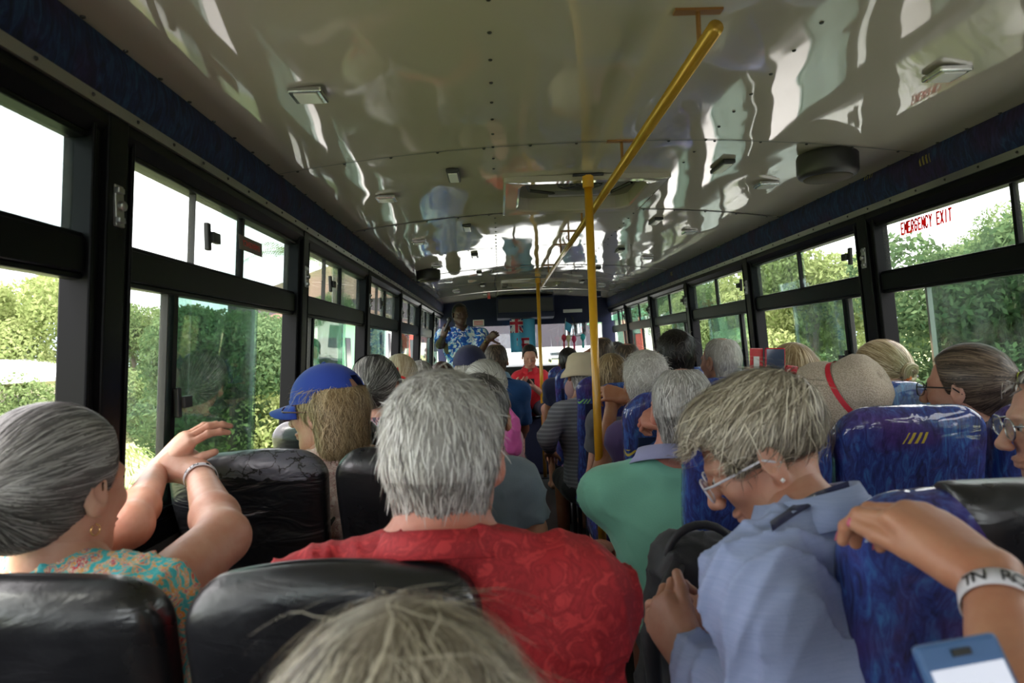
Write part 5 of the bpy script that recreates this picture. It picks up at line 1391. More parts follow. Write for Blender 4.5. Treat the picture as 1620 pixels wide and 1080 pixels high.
# ---------------------------------------------------------------- the people, row by row
fabric_floral = print_cloth('turquoise floral strap cloth', [(0, (.05, .45, .50)), (.42, (.10, .55, .58)), (.47, (.75, .35, .08)), (.52, (.65, .62, .5)), (.56, (.65, .06, .08)), (.60, (.08, .5, .55))], 48)
def people():
    SE = lambda j, row, side='r': None
    # 1 ponytailed woman at the near garden window, both hands on the peeling seat
    H = P(92, 772, 1.06); ty = 1.62
    hw = P(296, 742, 1.60); hw2 = P(262, 728, 1.62)
    I = person('woman with grey ponytail and small gold earring, hands clasped on the cracked black seat', H, face=-16, nod=4, seat=(-.60, 1.02), sw=.165, shirt_mat=fabric_floral, sleeve=.14, neckline=.03,
               sk=SK_PALE, res=.007, hres=.0035, zhip=.50, trouser_mat=C('navy trousers', (.02, .025, .05)), eyes=True, lean_yaw=-25,
               shoulder=P(100, 884, 1.07),
               arms={1: dict(w=P(316, 752, 1.56), e=P(352, 850, 1.22), fd=unit(P(268, 712, 1.62)-P(316, 752, 1.56)), bk=(0.1, -.5, 1), th=-1, curl=(.75, .8, .8, .8), r=1.12, hres=.003),
                     -1: dict(w=P(250, 745, 1.60), e=P(205, 830, 1.25), fd=unit(P(300, 690, 1.62)-P(250, 745, 1.60)), bk=(-.2, -.6, 1), th=1, curl=(.35, .38, .4, .45), r=.95, hres=.003)},
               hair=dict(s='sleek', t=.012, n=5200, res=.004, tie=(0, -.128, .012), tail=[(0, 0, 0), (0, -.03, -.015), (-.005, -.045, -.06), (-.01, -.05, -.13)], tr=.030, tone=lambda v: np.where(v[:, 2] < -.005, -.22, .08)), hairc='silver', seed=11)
    MB().tube([I['H']+I['R']@(np.array([0, -.128, .012])+np.array([.014*math.cos(a), 0, .014*math.sin(a)])) for a in np.linspace(0, 6.28, 16)], .005, 8).obj('hair_tie', M_DKPL, I['root'], smooth=True)
    earring(I, 1, plain('gold', (.8, .5, .2), .2, 1)); wristband(I, 1, 'TIN E')
    # 2 man in red
    H = P(703, 722, 1.05)
    I = person('broad grey haired man in a red shirt, seen from behind', H, face=-4, nod=6, seat=(-.12, 1.03), sw=.19, fat=1.18, shirt_mat=red_shirt, sleeve=.8, sk=SK_RED, neck=.074, res=.007, hres=.0035, hs=1.02,
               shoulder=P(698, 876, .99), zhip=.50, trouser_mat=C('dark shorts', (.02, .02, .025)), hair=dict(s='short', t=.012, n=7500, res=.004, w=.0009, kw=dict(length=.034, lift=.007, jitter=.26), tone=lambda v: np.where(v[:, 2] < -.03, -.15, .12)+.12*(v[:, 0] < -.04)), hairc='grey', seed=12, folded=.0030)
    collar(I, red_shirt, r=1.0, h=.030, front_gap=.5, drop=.016, spread=.004)
    # 3 head very near the camera
    H = P(640, 1245, .50)
    I = person('blurred grey blond head very near the lens, below the man in red', H, face=8, nod=12, seat=(-.10, .30), sw=.17, shirt_mat=C('charcoal shirt', (.05, .05, .055)), sk=SK_PALE, res=.010, hres=.005, zhip=.44, shoulder=(H[0], H[1]-.13, H[2]-.20),
               hair=dict(s='bob', t=.014, n=9000, res=.005, w=.0007, kw=dict(length=.09, lift=.016, jitter=.16, curl=.35, sm=.8)), hairc='ash', seed=13, trouser_mat=C('navy trousers', (.02, .025, .05)))
    # 4 blue cap woman
    H = P(516, 650, 1.96)
    lace = print_cloth('pale pink lace cloth', [(.0, (.62, .42, .38)), (.45, (.72, .55, .50)), (.5, (.55, .30, .28)), (.54, (.75, .60, .55))], 30)
    I = person('woman in a royal blue baseball cap with shoulder length blond hair', H, face=72, nod=2, seat=(-.50, 1.93), lean_yaw=18, shirt_mat=lace, sleeve=.5, sw=.16, res=.009, hres=.004, eyes=True, neckline=.01, zhip=.46, shoulder=P(530, 722, 1.93),
               trouser_mat=C('navy trousers', (.02, .025, .05)), hair=dict(s='bob', t=.006, n=6500, res=.005, curl=.3, w=.0007, edit=lambda v: v.box((0, 0, .180), (.2, .2, .115), rd=.005, k=.004, sg=-1), kw=dict(length=.11, lift=.006, jitter=.12, curl=.6)), hairc='brownblonde', seed=14)
    cap(I, C('royal blue cotton', (.015, .05, .36), .8), pitch=-4); glasses(I, plain('dark red frame', (.08, .01, .012), .3), z=.0)
    t = MB().tube([I['shp'][1]+np.array([-.02, -.06, .06]), I['ch']+np.array([.0, -.135, .02]), I['hip']+np.array([.16, -.12, .2])], .008, 6); t.obj('bag_strap', M_DKPL, I['root'])
    # 5 headband woman
    H = P(598, 612, 2.72)
    I = person('woman with silver streaked hair tied back under a wide black headband', H, face=-10, nod=2, tilt=-8, seat=(-.50, 2.70), shirt_mat=print_cloth('patterned dark top', [(0, (.06, .05, .08)), (.48, (.4, .06, .08)), (.53, (.5, .5, .55)), (.58, (.03, .04, .12))], 24), sw=.16, sleeve=.4, res=.011, hres=.005, zhip=.46,
               hair=dict(s='sleek', t=.012, n=2200, tie=(0, -.125, -.02), tail=[(0, 0, 0), (0, -.02, -.03), (0, -.02, -.07)], tr=.02), hairc='salt', seed=15)
    Hh, R = I['H'], I['R']; MB().sheet([[Hh+R@(np.array([0, -.02+dy, .02])+np.array([.094*math.cos(a), (.5+.0)*-.10*math.sin(a)*0-.045*math.sin(a)+.02, .108*math.sin(a)])) for a in np.linspace(-.9, math.pi+.9, 30)] for dy in (-.022, .022)]).obj('headband', M_DKPL, I['root'], smooth=True)
    # 6 blonde with red flower
    H = P(634, 600, 3.42)
    I = person('blonde woman with a red and yellow flower behind her ear', H, face=5, seat=(-.50, 3.42), shirt_mat=print_cloth('coral patterned blouse', [(0, (.6, .3, .26)), (.5, (.65, .42, .38)), (.56, (.05, .06, .2)), (.62, (.6, .2, .2))], 18), sw=.16, res=.012, hres=.006, zhip=.46,
               hair=dict(s='bun', t=.010, n=1300, tie=(0, -.115, -.03)), hairc='cream', seed=16)
    fl = MB(); c = P(625, 598, 3.30)
    for k in range(5):
        a = k*1.257; d = np.array([math.cos(a), -.3, math.sin(a)]); s_ = np.array([-math.sin(a), 0, math.cos(a)])
        fl.add([c, c+d*.03+s_*.013, c+d*.058, c+d*.03-s_*.013, c+d*.03+np.array([0, -.008, 0])], [(0, 1, 4), (1, 2, 4), (2, 3, 4), (3, 0, 4)])
    f0 = fl.obj('flower', plain('red petal', (.75, .02, .02), .5), I['root']); MB().tube([c, c+np.array([.012, -.05, -.01])], .005, 6).obj('stamen', plain('yellow stamen', (.85, .45, .03), .5), f0)
    # 7, 8 further heads by the garden windows
    H = P(666, 601, 4.22)
    person('person with fine grey blond hair behind the blonde woman with the flower', H, face=-4, seat=(-.50, 4.2), shirt_mat=C('white cotton', (.6, .6, .6)), sw=.16, res=.014, hres=.007, zhip=.46, hair=dict(s='bob', t=.004, n=800), hairc='grey', seed=17)
    H = P(699, 599, 4.95)
    person('person with smooth dark auburn hair near the standing guide', H, face=14, seat=(-.43, 4.95), shirt_mat=C('plum cotton', (.15, .03, .08)), sw=.16, res=.014, hres=.007, zhip=.46, hair=dict(s='bob', t=.008, n=800, curl=0), hairc='auburn', seed=18)
    # 9 navy cap
    H = P(744, 585, 4.2)
    I = person('person in a navy cap standing out against the guide patterned shirt', H, face=0, seat=(-.20, 4.2), shirt_mat=C('rust top', (.40, .09, .05)), sw=.16, res=.014, hres=.007, zhip=.50, sk=SK_RED, hair=dict(s='short', t=.005, n=500, edit=lambda v: v.box((0, 0, .150), (.2, .2, .115), rd=.005, k=.004, sg=-1)), hairc='grey', seed=19, hs=1.1)
    cap(I, C('navy cotton', (.012, .014, .06), .8), strap=False, k=1.06)
    # 10 white hair with clip
    H = P(768, 619, 2.85)
    dots = N('pink dotted cloth'); v_ = dots.vor(dots.co(), 70); dots.p(Base_Color=dots.mix(dots.math('LESS_THAN', v_.outputs[0], .30), (.72, .45, .5), (.35, .05, .12)), Roughness=.8)
    I = person('woman with white pinned up hair and a pink dotted top', H, face=-2, seat=(-.10, 2.80), shirt_mat=dots.m, sleeve=.8, sw=.125, fat=.85, shoulder=P(750, 672, 2.82), res=.011, hres=.005, zhip=.46, hair=dict(s='bun', t=.014, n=2400, tie=(.05, -.115, .02), kw=dict(lift=.008)), hairc='white', seed=20)
    p_ = I['H']+I['R']@np.array([.05, -.135, .04]); MB().tube([p_+np.array([-.03, 0, .02]), p_+np.array([.03, -.004, -.01])], .007, 6).obj('hair_clip', plain('horn hair clip', (.5, .36, .18), .3), I['root'])
    # 11 dark grey hair and slate shirt
    H = P(760, 660, 1.98)
    I = person('dark grey haired person in a slate blue grey shirt beyond the man in red', H, face=-8, nod=4, seat=(-.10, 1.93), shirt_mat=C('slate grey shirt', (.15, .19, .23), .8), sleeve=.75, sw=.15, fat=.95, sk=SK_TAN, res=.009, hres=.005, zhip=.46, trouser_mat=C('black trousers', (.01, .01, .012)), hair=dict(s='short', t=.010, n=2200), hairc='salt', seed=21,
               shoulder=P(728, 728, 1.93), arms={1: dict(w=(.06, 2.28, .66), e=P(842, 838, 1.93), fd=(-.5, .8, -.2), bk=(.3, 0, 1), th=-1)})
    # 12 balding man in blue
    H = P(785, 570, 4.9)
    I = person('balding dark haired man with a light blue collar and blue shirt', H, face=0, nod=2, seat=(-.03, 4.9), shirt_mat=C('bright blue shirt', (.02, .10, .32), .8), sleeve=.8, sw=.15, fat=.95, sk=SK_TAN, res=.012, hres=.006, zhip=.48, shoulder=P(790, 604, 4.9), hair=dict(s='thin', t=.004, n=900, tone=lambda v: .2*(v[:, 2] < 0)), hairc='brown', seed=22,
               trouser_mat=C('black trousers', (.01, .01, .012)))
    collar(I, C('pale blue collar', (.25, .42, .6)), r=1.1, h=.04)
    # pink bag
    p_ = P(814, 690, 2.62); t = thing('cloth_bag', 'bright pink gathered cloth bag at the aisle beside the dotted top', 'bag', p_)
    s = Sdf(); s.ell(p_+np.array([-.006, 0, .01]), (.030, .05, .062), k=0).ell(p_+np.array([-.002, 0, -.045]), (.024, .035, .030), k=.03).cone(p_+np.array([0, 0, .06]), p_+np.array([-.02, .02, .10]), .02, .012, .02)
    v, f = s.mesh(.004, fn=folds(.005, 110, 5, (1, 1, .3))); mesh_obj('bag_body', v, f, C('hot pink cloth', (.72, .12, .42)), t)
    MB().tube([p_+np.array([-.02, .02, .10]), p_+np.array([-.06, .0, .14]), p_+np.array([-.10, -.0, .10])], .006, 6).obj('strap', C('hot pink cloth', (.72, .12, .42)), t)
    # 13 woman facing back with a tablet
    H = P(838, 563, 7.25); lap = P(829, 604, 6.88)
    I = person('woman in a red polo shirt facing the camera and reading a tablet', H, face=180, nod=22, seat=(H[0], 7.35), lean_yaw=180, sk=SK_PALE, shirt_mat=C('bright red polo', (.65, .015, .03), .8), sleeve=.6, sw=.125, fat=.85, hs=.97, res=.011, hres=.005, zhip=.70, shoulder=(H[0], 7.30, H[2]-.155), trouser_mat=C('navy shorts', (.02, .02, .05)),
               hair=dict(s='sleek', t=.006, n=900), hairc='dark', seed=23, group='crew',
               arms={1: dict(w=lap+np.array([-.09, .05, -.03]), pole=(-.6, .5, -.6), fd=(.6, -.6, .2), bk=(0, -.3, -1), th=-1, curl=(.3,)*4), -1: dict(w=lap+np.array([.10, .06, -.06]), pole=(.6, .5, -.6), fd=(-.6, -.5, .2), bk=(0, -.3, -1), th=1, curl=(.3,)*4)})
    collar(I, C('bright red polo', (.65, .015, .03), .8), r=1.05, h=.03)
    t = thing('tablet', 'dark tablet held by the woman in the red polo', 'tablet', lap); Rt_ = rotm(math.radians(-35))
    MB().box(lap, (.21, .010, .06), None).obj('tablet_case', M_DKPL, t, bevel=.003); MB().box(lap+np.array([0, .02, .0]), (.20, .05, .004), Rt_).obj('tablet_screen', plain('dim screen', (.05, .07, .12), .1), t)
    t = thing('engine_cover', 'dark carpeted cover under the woman in the red polo', 'cover', (H[0], 7.5, 0)); MB().box2((H[0]-.28, 7.2, 0), (H[0]+.3, 8.2, .60)).obj('cover_shell', M_NAVY, t, bevel=.03)
    # 14 guide
    H = P(728, 497, 7.5)
    haw = N('blue and white hibiscus print'); hz = haw.noise(haw.co(), 12, 2, .5, 2.2); hz2 = haw.noise(haw.co(), 40, 2, .5, 1)
    haw.p(Base_Color=haw.mix(haw.math('GREATER_THAN', hz, .52), haw.ramp(hz2, [(.45, (.01, .09, .5)), (.6, (.05, .35, .8))], 'CONSTANT'), haw.ramp(hz2, [(.46, (.85, .9, .95)), (.56, (.2, .55, .85))], 'CONSTANT')), Roughness=.8); haw = haw.m
    th = P(778, 529, 7.1)
    I = person('standing guide in a blue and white floral shirt with thumb raised', H, face=-160, nod=2, seat=(H[0]+.0, 7.52), lean_yaw=-172, stand=True, zhip=.93, sk=SK_DARK, shirt_mat=haw, sleeve=.75, sw=.215, fat=1.2, res=.010, hres=.005, group='crew', neck=.062, shoulder=(H[0]+.01, 7.52, H[2]-.165),
               trouser_mat=C('black trousers', (.01, .01, .012)), long_trousers=True, hair=dict(s='short', t=.004, n=700, kw=dict(length=.01)), hairc='black', seed=24,
               arms={-1: dict(w=th+np.array([-.04, .02, -.05]), e=P(757, 562, 7.35), fd=unit([.5, -.2, .4]), bk=(.2, -1, .3), th=1, curl=(1.3,)*4, thumb=0, thumb_out=1.3, r=1.1), 1: dict(w=P(701, 532, 7.28), e=P(696, 545, 7.45), fd=unit([.3, -.3, .8]), bk=(-.5, -.8, .2), th=-1, curl=(1.1,)*4, r=1.15)})
    c_ = P(703, 524, 7.2); t = thing('microphone', 'black handheld microphone at the guide chin', 'microphone', c_); MB().tube([c_, c_+np.array([.05, -.0, .10])], .014, 10).obj('handle', M_DKPL, t); MB().lathe([(.01, -.02), (.024, 0), (.024, .02), (.012, .035)], c_+np.array([.055, 0, .11]), None, 14).obj('mesh_head', M_STEEL, t, smooth=True)
    A = I['arms'][-1]; ax = unit(A['w']-A['elbow']); MB().tube([A['w']-ax*.03, A['w']-ax*.015], .034, 14).obj('wristwatch', plain('gold', (.8, .5, .2), .2, 1), I['root'])
    # ---- blue rows
    # mint man
    H = P(1080, 648, 1.93)
    mint = C('mint green cotton', (.22, .56, .41), .85, .06)
    I = person('balding white haired man in a mint green polo, fist on the seat ahead', H, face=-14, nod=6, seat=(.56, 1.93), lean_yaw=-6, sk=SK_RED, shirt_mat=mint, sleeve=.92, sw=.17, fat=1.0, res=.008, hres=.004, zhip=.47, shoulder=P(1052, 738, 1.93), neck=.060, trouser_mat=C('dark grey trousers', (.02, .024, .03)),
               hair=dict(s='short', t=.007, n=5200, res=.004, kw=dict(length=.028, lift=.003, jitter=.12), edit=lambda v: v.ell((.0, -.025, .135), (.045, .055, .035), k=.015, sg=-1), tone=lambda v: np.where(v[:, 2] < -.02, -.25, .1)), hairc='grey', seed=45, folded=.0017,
               arms={-1: dict(w=P(1062, 668, 2.28), e=(.80, 2.0, .88), fd=unit(P(1000, 655, 2.38)-P(1062, 668, 2.28)), bk=(0, -.7, .7), th=1, curl=(.8, .9, .95, 1.0), r=1.1, hres=.003, thumb=.9, thumb_out=.7),
                     1: dict(w=(.30, 2.28, .66), e=P(985, 925, 1.98), fd=(.3, .8, -.1), bk=(0, 0, 1), th=-1)})
    collar(I, C('lilac collar cloth', (.33, .34, .56)), r=1.02, h=.036, spread=.016, front_gap=.4)
    hb = I['arms'][1]; 
    # glasses woman
    H = P(1205, 716, 1.13)
    chamb = N('pale blue chambray'); q_ = chamb.noise(chamb.co((1, 1, 14)), 26, 3, .6); chamb.p(Base_Color=chamb.mix(q_, (.27, .34, .58), (.40, .47, .70)), Roughness=.85); chamb.bump(chamb.noise(chamb.co(), 240, 2), .2, .002); chamb = chamb.m
    sh = P(1275, 815, 1.03)
    I = person('woman with short ash blond hair and glasses looking down, pale blue shirt', H, face=70, nod=33, tilt=0, seat=(.56, 1.02), lean_yaw=46, sk=SK_MID, shirt_mat=chamb, sleeve=1.93, sw=.165, fat=1.0, res=.006, hres=.003, zhip=.47, eyes=True, shoulder=sh, neck=.052, trouser_mat=C('navy trousers', (.02, .025, .05)),
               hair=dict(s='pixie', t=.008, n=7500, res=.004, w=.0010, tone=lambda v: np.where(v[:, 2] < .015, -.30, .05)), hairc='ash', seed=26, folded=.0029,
               arms={1: dict(w=P(1150, 985, 1.22), e=(.80, 1.20, .78), fd=unit([-.6, .3, .25]), bk=(.3, -.3, 1), th=-1, curl=(.8,)*4, hres=.003),
                     -1: dict(w=P(1094, 1046, 1.04), e=P(1232, 1140, .90), fd=unit(P(1042, 965, 1.12)-P(1094, 1046, 1.04)), bk=unit(np.array([-.75, -.65, .1])), th=1, curl=(.75, .8, .8, .85), hres=.0026, thumb=.1, thumb_out=.45, size=1.0)})
    glasses(I, plain('white and plum frame', (.62, .60, .66), .3), z=-.002)
    collar(I, chamb, r=1.06, h=.040, spread=.014, front_gap=.6, fwd=.0, drop=.022)
    for sx in (1, -1): c = I['H']+I['R']@(np.array([sx*.090, -.008, -.038])); MB().lathe([(.0005, -.004), (.004, 0), (.0005, .004)], c, None, 12).obj('earring', plain('pearl', (.85, .85, .85), .15), I['root'], smooth=True)
    # lanyard lying over the shirt behind the collar
    def lie(px, py, lift):
        v = unit(P(px, py, 1)-EYE); t_ = .6
        for _ in range(60):
            q_ = EYE+v*t_; d_ = I['shirt_sdf'].at(q_[None])[0]+float(I['shirt_fn'](*q_)); t_ = min(t_+d_*.7, 1.3)
            if abs(d_) < .0008: break
        return EYE+v*(min(t_, 1.12)-lift)
    s1 = [lie(1218+124*q, 826-66*q-8*math.sin(math.pi*q), .004) for q in np.linspace(0, 1, 16)]; s2 = [lie(1222+124*q, 841-66*q-8*math.sin(math.pi*q), .004) for q in np.linspace(0, 1, 16)]
    o = MB().sheet([s1, s2]).obj('lanyard', C('navy ribbon', (.012, .015, .06)), I['root'], smooth=True); sdm = o.modifiers.new('s', 'SOLIDIFY'); sdm.thickness = .0016
    m0 = (s1[8]+s2[8])/2; tx = unit(s1[9]-s1[7]); up_ = unit(s1[8]-s2[8]); up_ = unit(up_-up_.dot(tx)*tx); nr = np.cross(tx, up_); nr = nr if nr.dot(EYE-m0) > 0 else -nr
    M = np.eye(4); M[:3, 0] = tx; M[:3, 1] = up_; M[:3, 2] = nr; M[:3, 3] = m0+nr*.003; text_mesh('MSC', .009, M_WHITE, 'print', M, o)
    # ponytail and lime tie
    H = P(1527, 614, 1.93)
    I = person('woman in dark framed glasses with brown ponytail and lime green hair tie', H, face=36, nod=2, seat=(1.30, 1.93), lean_yaw=8, sk=SK_PALE, shirt_mat=C('navy top', (.015, .018, .06)), sleeve=.4, sw=.165, res=.009, hres=.004, eyes=True, zhip=.46, shoulder=(1.31, 1.90, 1.06),
               hair=dict(s='sleek', t=.010, n=4800, res=.004, tie=(0, -.125, .025), tail=[(0, 0, 0), (0, -.03, -.005), (-.0, -.05, -.03), (0, -.05, -.10)], tr=.026, tone=lambda v: .15*np.sin(v[:, 2]*160)), hairc='brown', seed=27)
    glasses(I, M_DKPL); MB().tube([I['H']+I['R']@(np.array([0, -.133, .022])+np.array([.015*math.cos(a), 0, .015*math.sin(a)])) for a in np.linspace(0, 6.28, 16)], .0065, 8).obj('hair_tie', plain('lime elastic', (.6, .7, .08), .6), I['root'], smooth=True)
    # straw hat
    H = P(1336, 640, 2.05)
    straw = N('woven straw'); sv = straw.co((1, 1, 1)); wv = straw.vor(sv, 260); st2 = straw.noise(sv, 30, 2)
    straw.p(Base_Color=straw.mix(straw.ramp(wv.outputs[0], [(.2, (0,)*3), (.6, (1,)*3)]), (.34, .27, .20), (.56, .47, .37)), Roughness=.85); straw.bump(wv.outputs[0], .6, .003); straw = straw.m
    I = person('person wearing a woven straw cloche hat with a thin red ribbon', H, face=0, nod=10, seat=(1.0, 1.98), shirt_mat=C('white blouse', (.6, .6, .62)), sw=.16, res=.010, hres=.005, zhip=.46, hair=dict(s='short', t=.003, n=500, edit=lambda v: v.box((0, 0, .110), (.2, .2, .115), rd=.005, k=.004, sg=-1)), hairc='grey', seed=28, shoulder=(1.0, 1.95, H[2]-.17))
    hz = unit([.55, -.62, .55]); hx = unit(np.cross([0, 1., .2], hz)); HR = np.stack([hx, np.cross(hz, hx), hz], 1); I['H'] = P(1338, 626, 2.03)
    hat(I, straw, [(.150, -.060), (.146, -.035), (.128, .000), (.108, .018), (.102, .030), (.101, .055), (.096, .085), (.078, .108), (.05, .120), (.02, .116), (.004, .112)], plain('red ribbon', (.60, .02, .04), .6), R=HR, band=[(.1085, .016), (.1035, .030)], off=(.0, .0, -.0), name='straw_hat')
    # clip haired woman with a watch
    H = P(1390, 590, 2.62)
    I = person('blond woman with upswept hair in a black comb clip, white watch on her wrist', H, face=20, seat=(1.28, 2.68), shirt_mat=C('pale lilac blouse', (.5, .5, .62)), sw=.165, sk=SK_PALE, res=.010, hres=.005, zhip=.48, hair=dict(s='bun', t=.012, n=2200, tie=(.0, -.12, .0)), hairc='blonde', seed=29,
               arms={1: dict(w=P(1426, 645, 2.50), e=P(1424, 700, 2.60), fd=unit([.0, .1, 1]), bk=(.2, -1, 0), th=-1, curl=(.6,)*4), -1: dict(w=(1.30, 2.95, .66), fd=(0, 1, 0), bk=(0, 0, 1))})
    Hh, R = I['H'], I['R']; mb = MB()
    for k in range(7): mb.tube([Hh+R@np.array([-.03+.010*k, -.128, -.005]), Hh+R@np.array([-.035+.012*k, -.118, .030])], .0022, 5)
    mb.tube([Hh+R@np.array([-.04, -.13, -.01]), Hh+R@np.array([.045, -.128, -.012])], .006, 6); cl = mb.obj('comb_clip', M_DKPL, I['root'])
    MB().lathe([(.003, -.014), (.011, -.008), (.012, .008), (.003, .014)], P(1436, 598, 2.48), rotm(0, 1.2, 0), 12).obj('bead', plain('orange bead', (.75, .16, .03), .3), cl, smooth=True)
    A = I['arms'][1]; ax = unit(A['w']-A['elbow']); MB().tube([A['w']-ax*.045, A['w']-ax*.02], .032, 14).obj('wristwatch', M_WHITE, I['root'])
    # phone taker
    H = P(1252, 590, 2.75)
    hd_ = P(1240, 606, 2.60)
    I = person('person with straight blond hair holding up a red phone', H, face=0, seat=(1.13, 2.74), shirt_mat=C('white and blue top', (.45, .5, .7)), sw=.16, sk=SK_PALE, res=.011, hres=.005, zhip=.48, hair=dict(s='bob', t=.006, n=1500, curl=0), hairc='blonde', seed=30,
               arms={1: dict(w=hd_+np.array([-.02, -.0, -.09]), pole=(.5, 0, -.8), fd=unit([.1, .05, 1]), bk=(.9, -.2, 0), th=1, curl=(.9,)*4), -1: dict(w=P(1200, 640, 2.62), pole=(-.5, 0, -.8), fd=(0, .1, 1), bk=(-.9, -.2, 0), th=-1, curl=(.9,)*4)})
    c0 = P(1226, 577, 2.56); t = thing('phone', 'phone in a red flip case held up to film through the bus', 'phone', c0)
    Rz = rotm(0, .04, .0)
    MB().box(c0, (.078, .010, .128), Rz).obj('phone_case', plain('glossy red case', (.50, .012, .03), .2), t, bevel=.006)
    MB().box(c0+np.array([0, -.006, .002]), (.066, .003, .115), Rz).obj('screen', plain('dim screen', (.05, .07, .12), .1), t)
    MB().box(c0+np.array([-.072, -.004, .004]), (.060, .006, .124), rotm(0, .04, .35)).obj('flap', plain('glossy red case', (.50, .012, .03), .2), t, bevel=.004)
    MB().box(c0+np.array([-.074, -.010, -.0]), (.026, .002, .07), rotm(0, .04, .35)).obj('flap_card', M_WHITE, t)
    MB().box(c0+np.array([.062, .0, -.020]), (.048, .012, .030), rotm(0, .15, 0)).obj('clasp', plain('glossy red case', (.50, .012, .03), .2), t, bevel=.008)
    # white curly and others
    H = P(1022, 604, 2.78)
    I = person('person with thick wavy white grey hair ahead of the mint shirted man', H, face=-8, nod=0, seat=(.66, 2.74), shoulder=P(1036, 665, 2.74), fat=.85, shirt_mat=C('violet stripe shirt', (.10, .06, .18)), sleeve=.22, sw=.13, sk=SK_TAN, res=.011, hres=.005, zhip=.46, hair=dict(s='curly', t=.014, n=2800, kw=dict(lift=.010, jitter=.5, curl=.6)), hairc='white', seed=31,
               arms={1: dict(w=P(968, 640, 3.02), e=P(943, 795, 2.78), fd=unit(P(985, 615, 3.1)-P(968, 640, 3.02)), bk=(-.3, -1, .2), th=-1, curl=(.9,)*4, r=1.05), -1: dict(w=P(992, 628, 3.0), e=(.86, 2.8, .95), fd=unit([-.8, .3, .2]), bk=(0, -.8, .6), th=1, curl=(.7,)*4, r=1.1)})
    H = P(1067, 562, 3.32)
    person('man with thick black hair seen over the wavy white hair', H, face=6, seat=(.86, 3.34), sleeve=.5, shirt_mat=C('grey shirt', (.3, .3, .32)), sw=.17, sk=SK_TAN, res=.012, hres=.006, zhip=.50, hair=dict(s='curly', t=.010, n=1800, kw=dict(lift=.014, jitter=.6, curl=.5, length=.055)), hairc='dark', seed=32)
    H = P(1139, 572, 3.35)
    I = person('pale balding man with wispy white hair and lavender collar', H, face=28, seat=(1.10, 3.38), shirt_mat=C('lavender shirt', (.36, .36, .60)), sw=.18, sk=SK_PALE, res=.012, hres=.005, zhip=.48, hair=dict(s='thin', t=.003, n=1500, kw=dict(length=.03, lift=.004)), hairc='white', seed=33); collar(I, C('lavender shirt', (.36, .36, .60)), r=1.1)
    H = P(967, 596, 3.5)
    person('person with wavy light brown hair just beyond the near yellow pole', H, face=0, seat=(.66, 3.52), shirt_mat=C('dark grey shirt', (.08, .08, .09)), sw=.12, fat=.75, shoulder=P(985, 645, 3.5), res=.013, hres=.006, zhip=.45, hair=dict(s='bob', t=.004, n=1100, curl=.3), hairc='brownblonde', seed=34)
    stripe = N('grey striped jersey'); sz = stripe.n('SeparateXYZ'); stripe.set(sz.inputs[0], stripe.co()); stripe.p(Base_Color=stripe.mix(stripe.math('GREATER_THAN', stripe.math('SINE', stripe.math('MULTIPLY', sz.outputs['Z'], 260)), .2), (.17, .17, .20), (.28, .28, .31)), Roughness=.85)
    H = P(921, 592, 4.25)
    I = person('person in a soft cream sun hat and grey striped top behind the yellow pole', H, face=0, nod=4, seat=(.53, 4.25), trouser_mat=C('dark shorts', (.02, .02, .025)), sk=SK_TAN, sleeve=1.5, shirt_mat=stripe.m, sw=.13, fat=.85, shoulder=P(920, 636, 4.2), res=.013, hres=.006, zhip=.45, hair=dict(s='short', t=.003, n=500, edit=lambda v: v.box((0, 0, .150), (.2, .2, .115), rd=.005, k=.004, sg=-1)), hairc='grey', seed=35,
               arms={-1: dict(w=P(870, 716, 4.35), e=P(866, 690, 4.1), fd=(.1, .9, -.2), bk=(0, -.1, 1), th=1)})
    hat(I, C('cream cotton', (.62, .52, .36)), [(.150, -.045), (.140, -.020), (.112, .010), (.104, .05), (.092, .085), (.06, .105), (.02, .108), (.003, .108)], name='sun_hat', wave=.012)
    H = P(992, 573, 4.2)
    person('person with thinning ginger hair between the cream hat and the black haired man', H, face=0, seat=(.84, 4.2), shirt_mat=C('grey shirt', (.3, .3, .32)), sw=.16, res=.014, hres=.007, sk=SK_RED, zhip=.50, hair=dict(s='thin', t=.004, n=500), hairc='brown', seed=36)
    H = P(975, 567, 4.95)
    person('person with dark grey hair far up the blue rows', H, face=0, seat=(.90, 4.95), shirt_mat=C('grey shirt', (.3, .3, .32)), sw=.16, res=.014, hres=.007, zhip=.5, hair=dict(s='curly', t=.006, n=500), hairc='salt', seed=37)
    H = P(953, 561, 4.25+.3)
    person('man with close cropped dark hair scratching the back of his head', H, face=-8, seat=(.70, 4.6), shirt_mat=C('pink shirt', (.62, .35, .36)), sw=.18, sk=SK_TAN, res=.013, hres=.006, zhip=.52, hair=dict(s='thin', t=.003, n=600), hairc='brown', seed=38,
           arms={1: dict(w=P(936, 556, 4.5), e=P(905, 578, 4.45), fd=unit([1, -.1, -.05]), bk=(0, -.5, 1), th=-1, curl=(.4,)*4)})
    H = P(899, 572, 6.0)
    person('person with short dark hair ahead of the cream sun hat', H, face=0, seat=(.6, 6.0), shirt_mat=C('navy top', (.015, .018, .06)), sw=.16, res=.015, hres=.007, sk=SK_TAN, zhip=.5, hair=dict(s='short', t=.010, n=500), hairc='dark', seed=39)
    # fist on the far pole
    # hand with the paper wristband: a passenger seated behind the gripped seat, beside the lens
    wr = P(1572, 918, .66); el = np.array([.56, .36, .92])
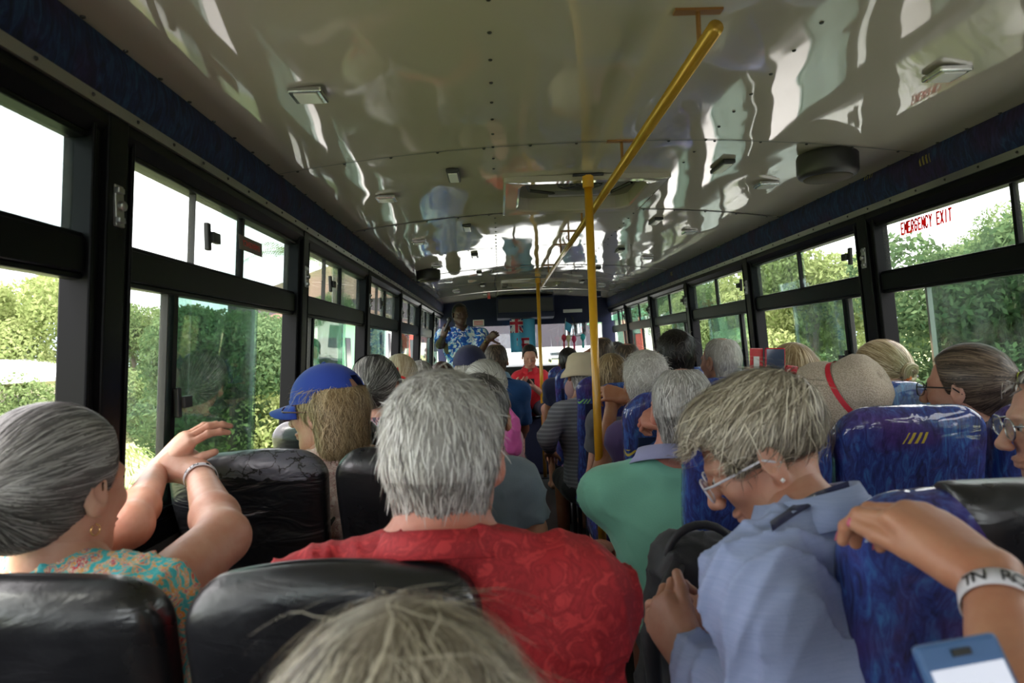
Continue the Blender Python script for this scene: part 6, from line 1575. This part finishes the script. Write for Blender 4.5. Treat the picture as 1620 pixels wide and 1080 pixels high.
    I = person('passenger beside the lens, hand with paper wristband and pink nails gripping a blue seat', np.array([.98, .28, 1.30]), face=0, seat=(.80, .22), sk=SK_TAN, shirt_mat=C('charcoal shirt', (.05, .05, .055)), sleeve=.5, res=.009, hres=.006, zhip=.46, sw=.17,
               hair=dict(s='bob', t=.008, n=400), hairc='brown', seed=41,
               arms={1: dict(w=wr, e=P(1640, 1230, .50), fd=unit(P(1440, 812, .75)-wr), bk=unit(np.array([.10, -.30, .95])), th=-1, curl=(.55, .62, .66, .72), spread=.05, r=1.02, hres=.0022, thumb=.25, thumb_out=.28, size=1.02, bent=.95)})
    wristband(I, 1, 'TN RQ', .020)
    nm = plain('pink nail varnish', (.62, .14, .22), .2)
    for (c, d, nn) in I['arms'][1]['nails']:
        sd_ = np.cross(d, nn); g = [[c+d*a*.0062+sd_*b_*.0052+nn*(.0022-.0016*b_*b_) for b_ in (-1, -.5, 0, .5, 1)] for a in (-1, -.3, .4, 1)]
        o = MB().sheet(g).obj('nail', nm, I['root'], smooth=True); s = o.modifiers.new('s', 'SOLIDIFY'); s.thickness = .001
    # face at the edge of the picture beside the big glossy seat
    H = P(1690, 668, 1.28)
    I = person('person in wire glasses in profile at the exit window wall', H, face=70, nod=6, seat=(1.25, 1.14), sk=SK_PALE, shirt_mat=C('black top', (.012, .012, .016)), sleeve=.4, sw=.16, res=.010, hres=.004, zhip=.46, hair=dict(s='bob', t=.006, n=900), hairc='grey', seed=42, eyes=True)
    glasses(I, M_CHROME)
    # hand of a passenger on the far pole
    # ---- loose things
    c0 = P(1528, 1062, .50); t = thing('phone', 'phone in a slate blue case at the bottom edge below the wristband', 'phone', c0)
    Rz = rotm(-.5, -.13, 0)
    bc = plain('slate blue case', (.07, .15, .32), .35)
    MB().box(c0-Rz@np.array([0, 0, .045]), (.064, .009, .135), Rz).obj('phone_case', bc, t, bevel=.004)
    sc_ = N('lit phone screen'); sc_.p(Base_Color=(.5, .52, .6), Emission_Color=(.75, .78, .9), Emission_Strength=.22, Roughness=.1)
    MB().box(c0-Rz@np.array([0, .0052, .052]), (.054, .002, .112), Rz).obj('screen', sc_.m, t); MB().box(c0-Rz@np.array([0, .0058, -.013]), (.014, .002, .005), Rz).obj('speaker_slot', M_DKPL, t)
    # backpack hanging on the blue seat ahead of the woman with glasses
    c0 = P(1118, 1000, 1.42); t = thing('backpack', 'black backpack hanging between the mint shirt and the pale blue shirt', 'backpack', c0)
    s = Sdf(); s.box(c0, (.13, .075, .20), rotm(.15, .1, 0), rd=.06, k=0).box(c0+np.array([0, -.07, -.05]), (.10, .04, .11), rotm(.15, .1, 0), rd=.035, k=.01)
    v, f = s.mesh(.008, fn=folds(.006, 40, 9)); bm = C('black nylon', (.012, .013, .018), .6); mesh_obj('bag_body', v, f, bm, t)
    MB().tube([c0+np.array([.07*math.cos(a)-.02, -.06, .17+.07*math.sin(a)]) for a in np.linspace(math.pi, 0, 12)], .009, 8).obj('grab_handle', bm, t, smooth=True)
    for k in (-1, 1): MB().tube([c0+np.array([k*.07, -.075, .17]), c0+np.array([k*.09-.05, -.11, .05]), c0+np.array([k*.08-.05, -.10, -.14])], [.018, .020, .012], 8).obj('shoulder_strap', bm, t, smooth=True)
    MB().box(c0+np.array([-.10, -.09, .02]), (.028, .014, .05), rotm(0, .5, 0)).obj('buckle', M_DKPL, t, bevel=.004)
people()
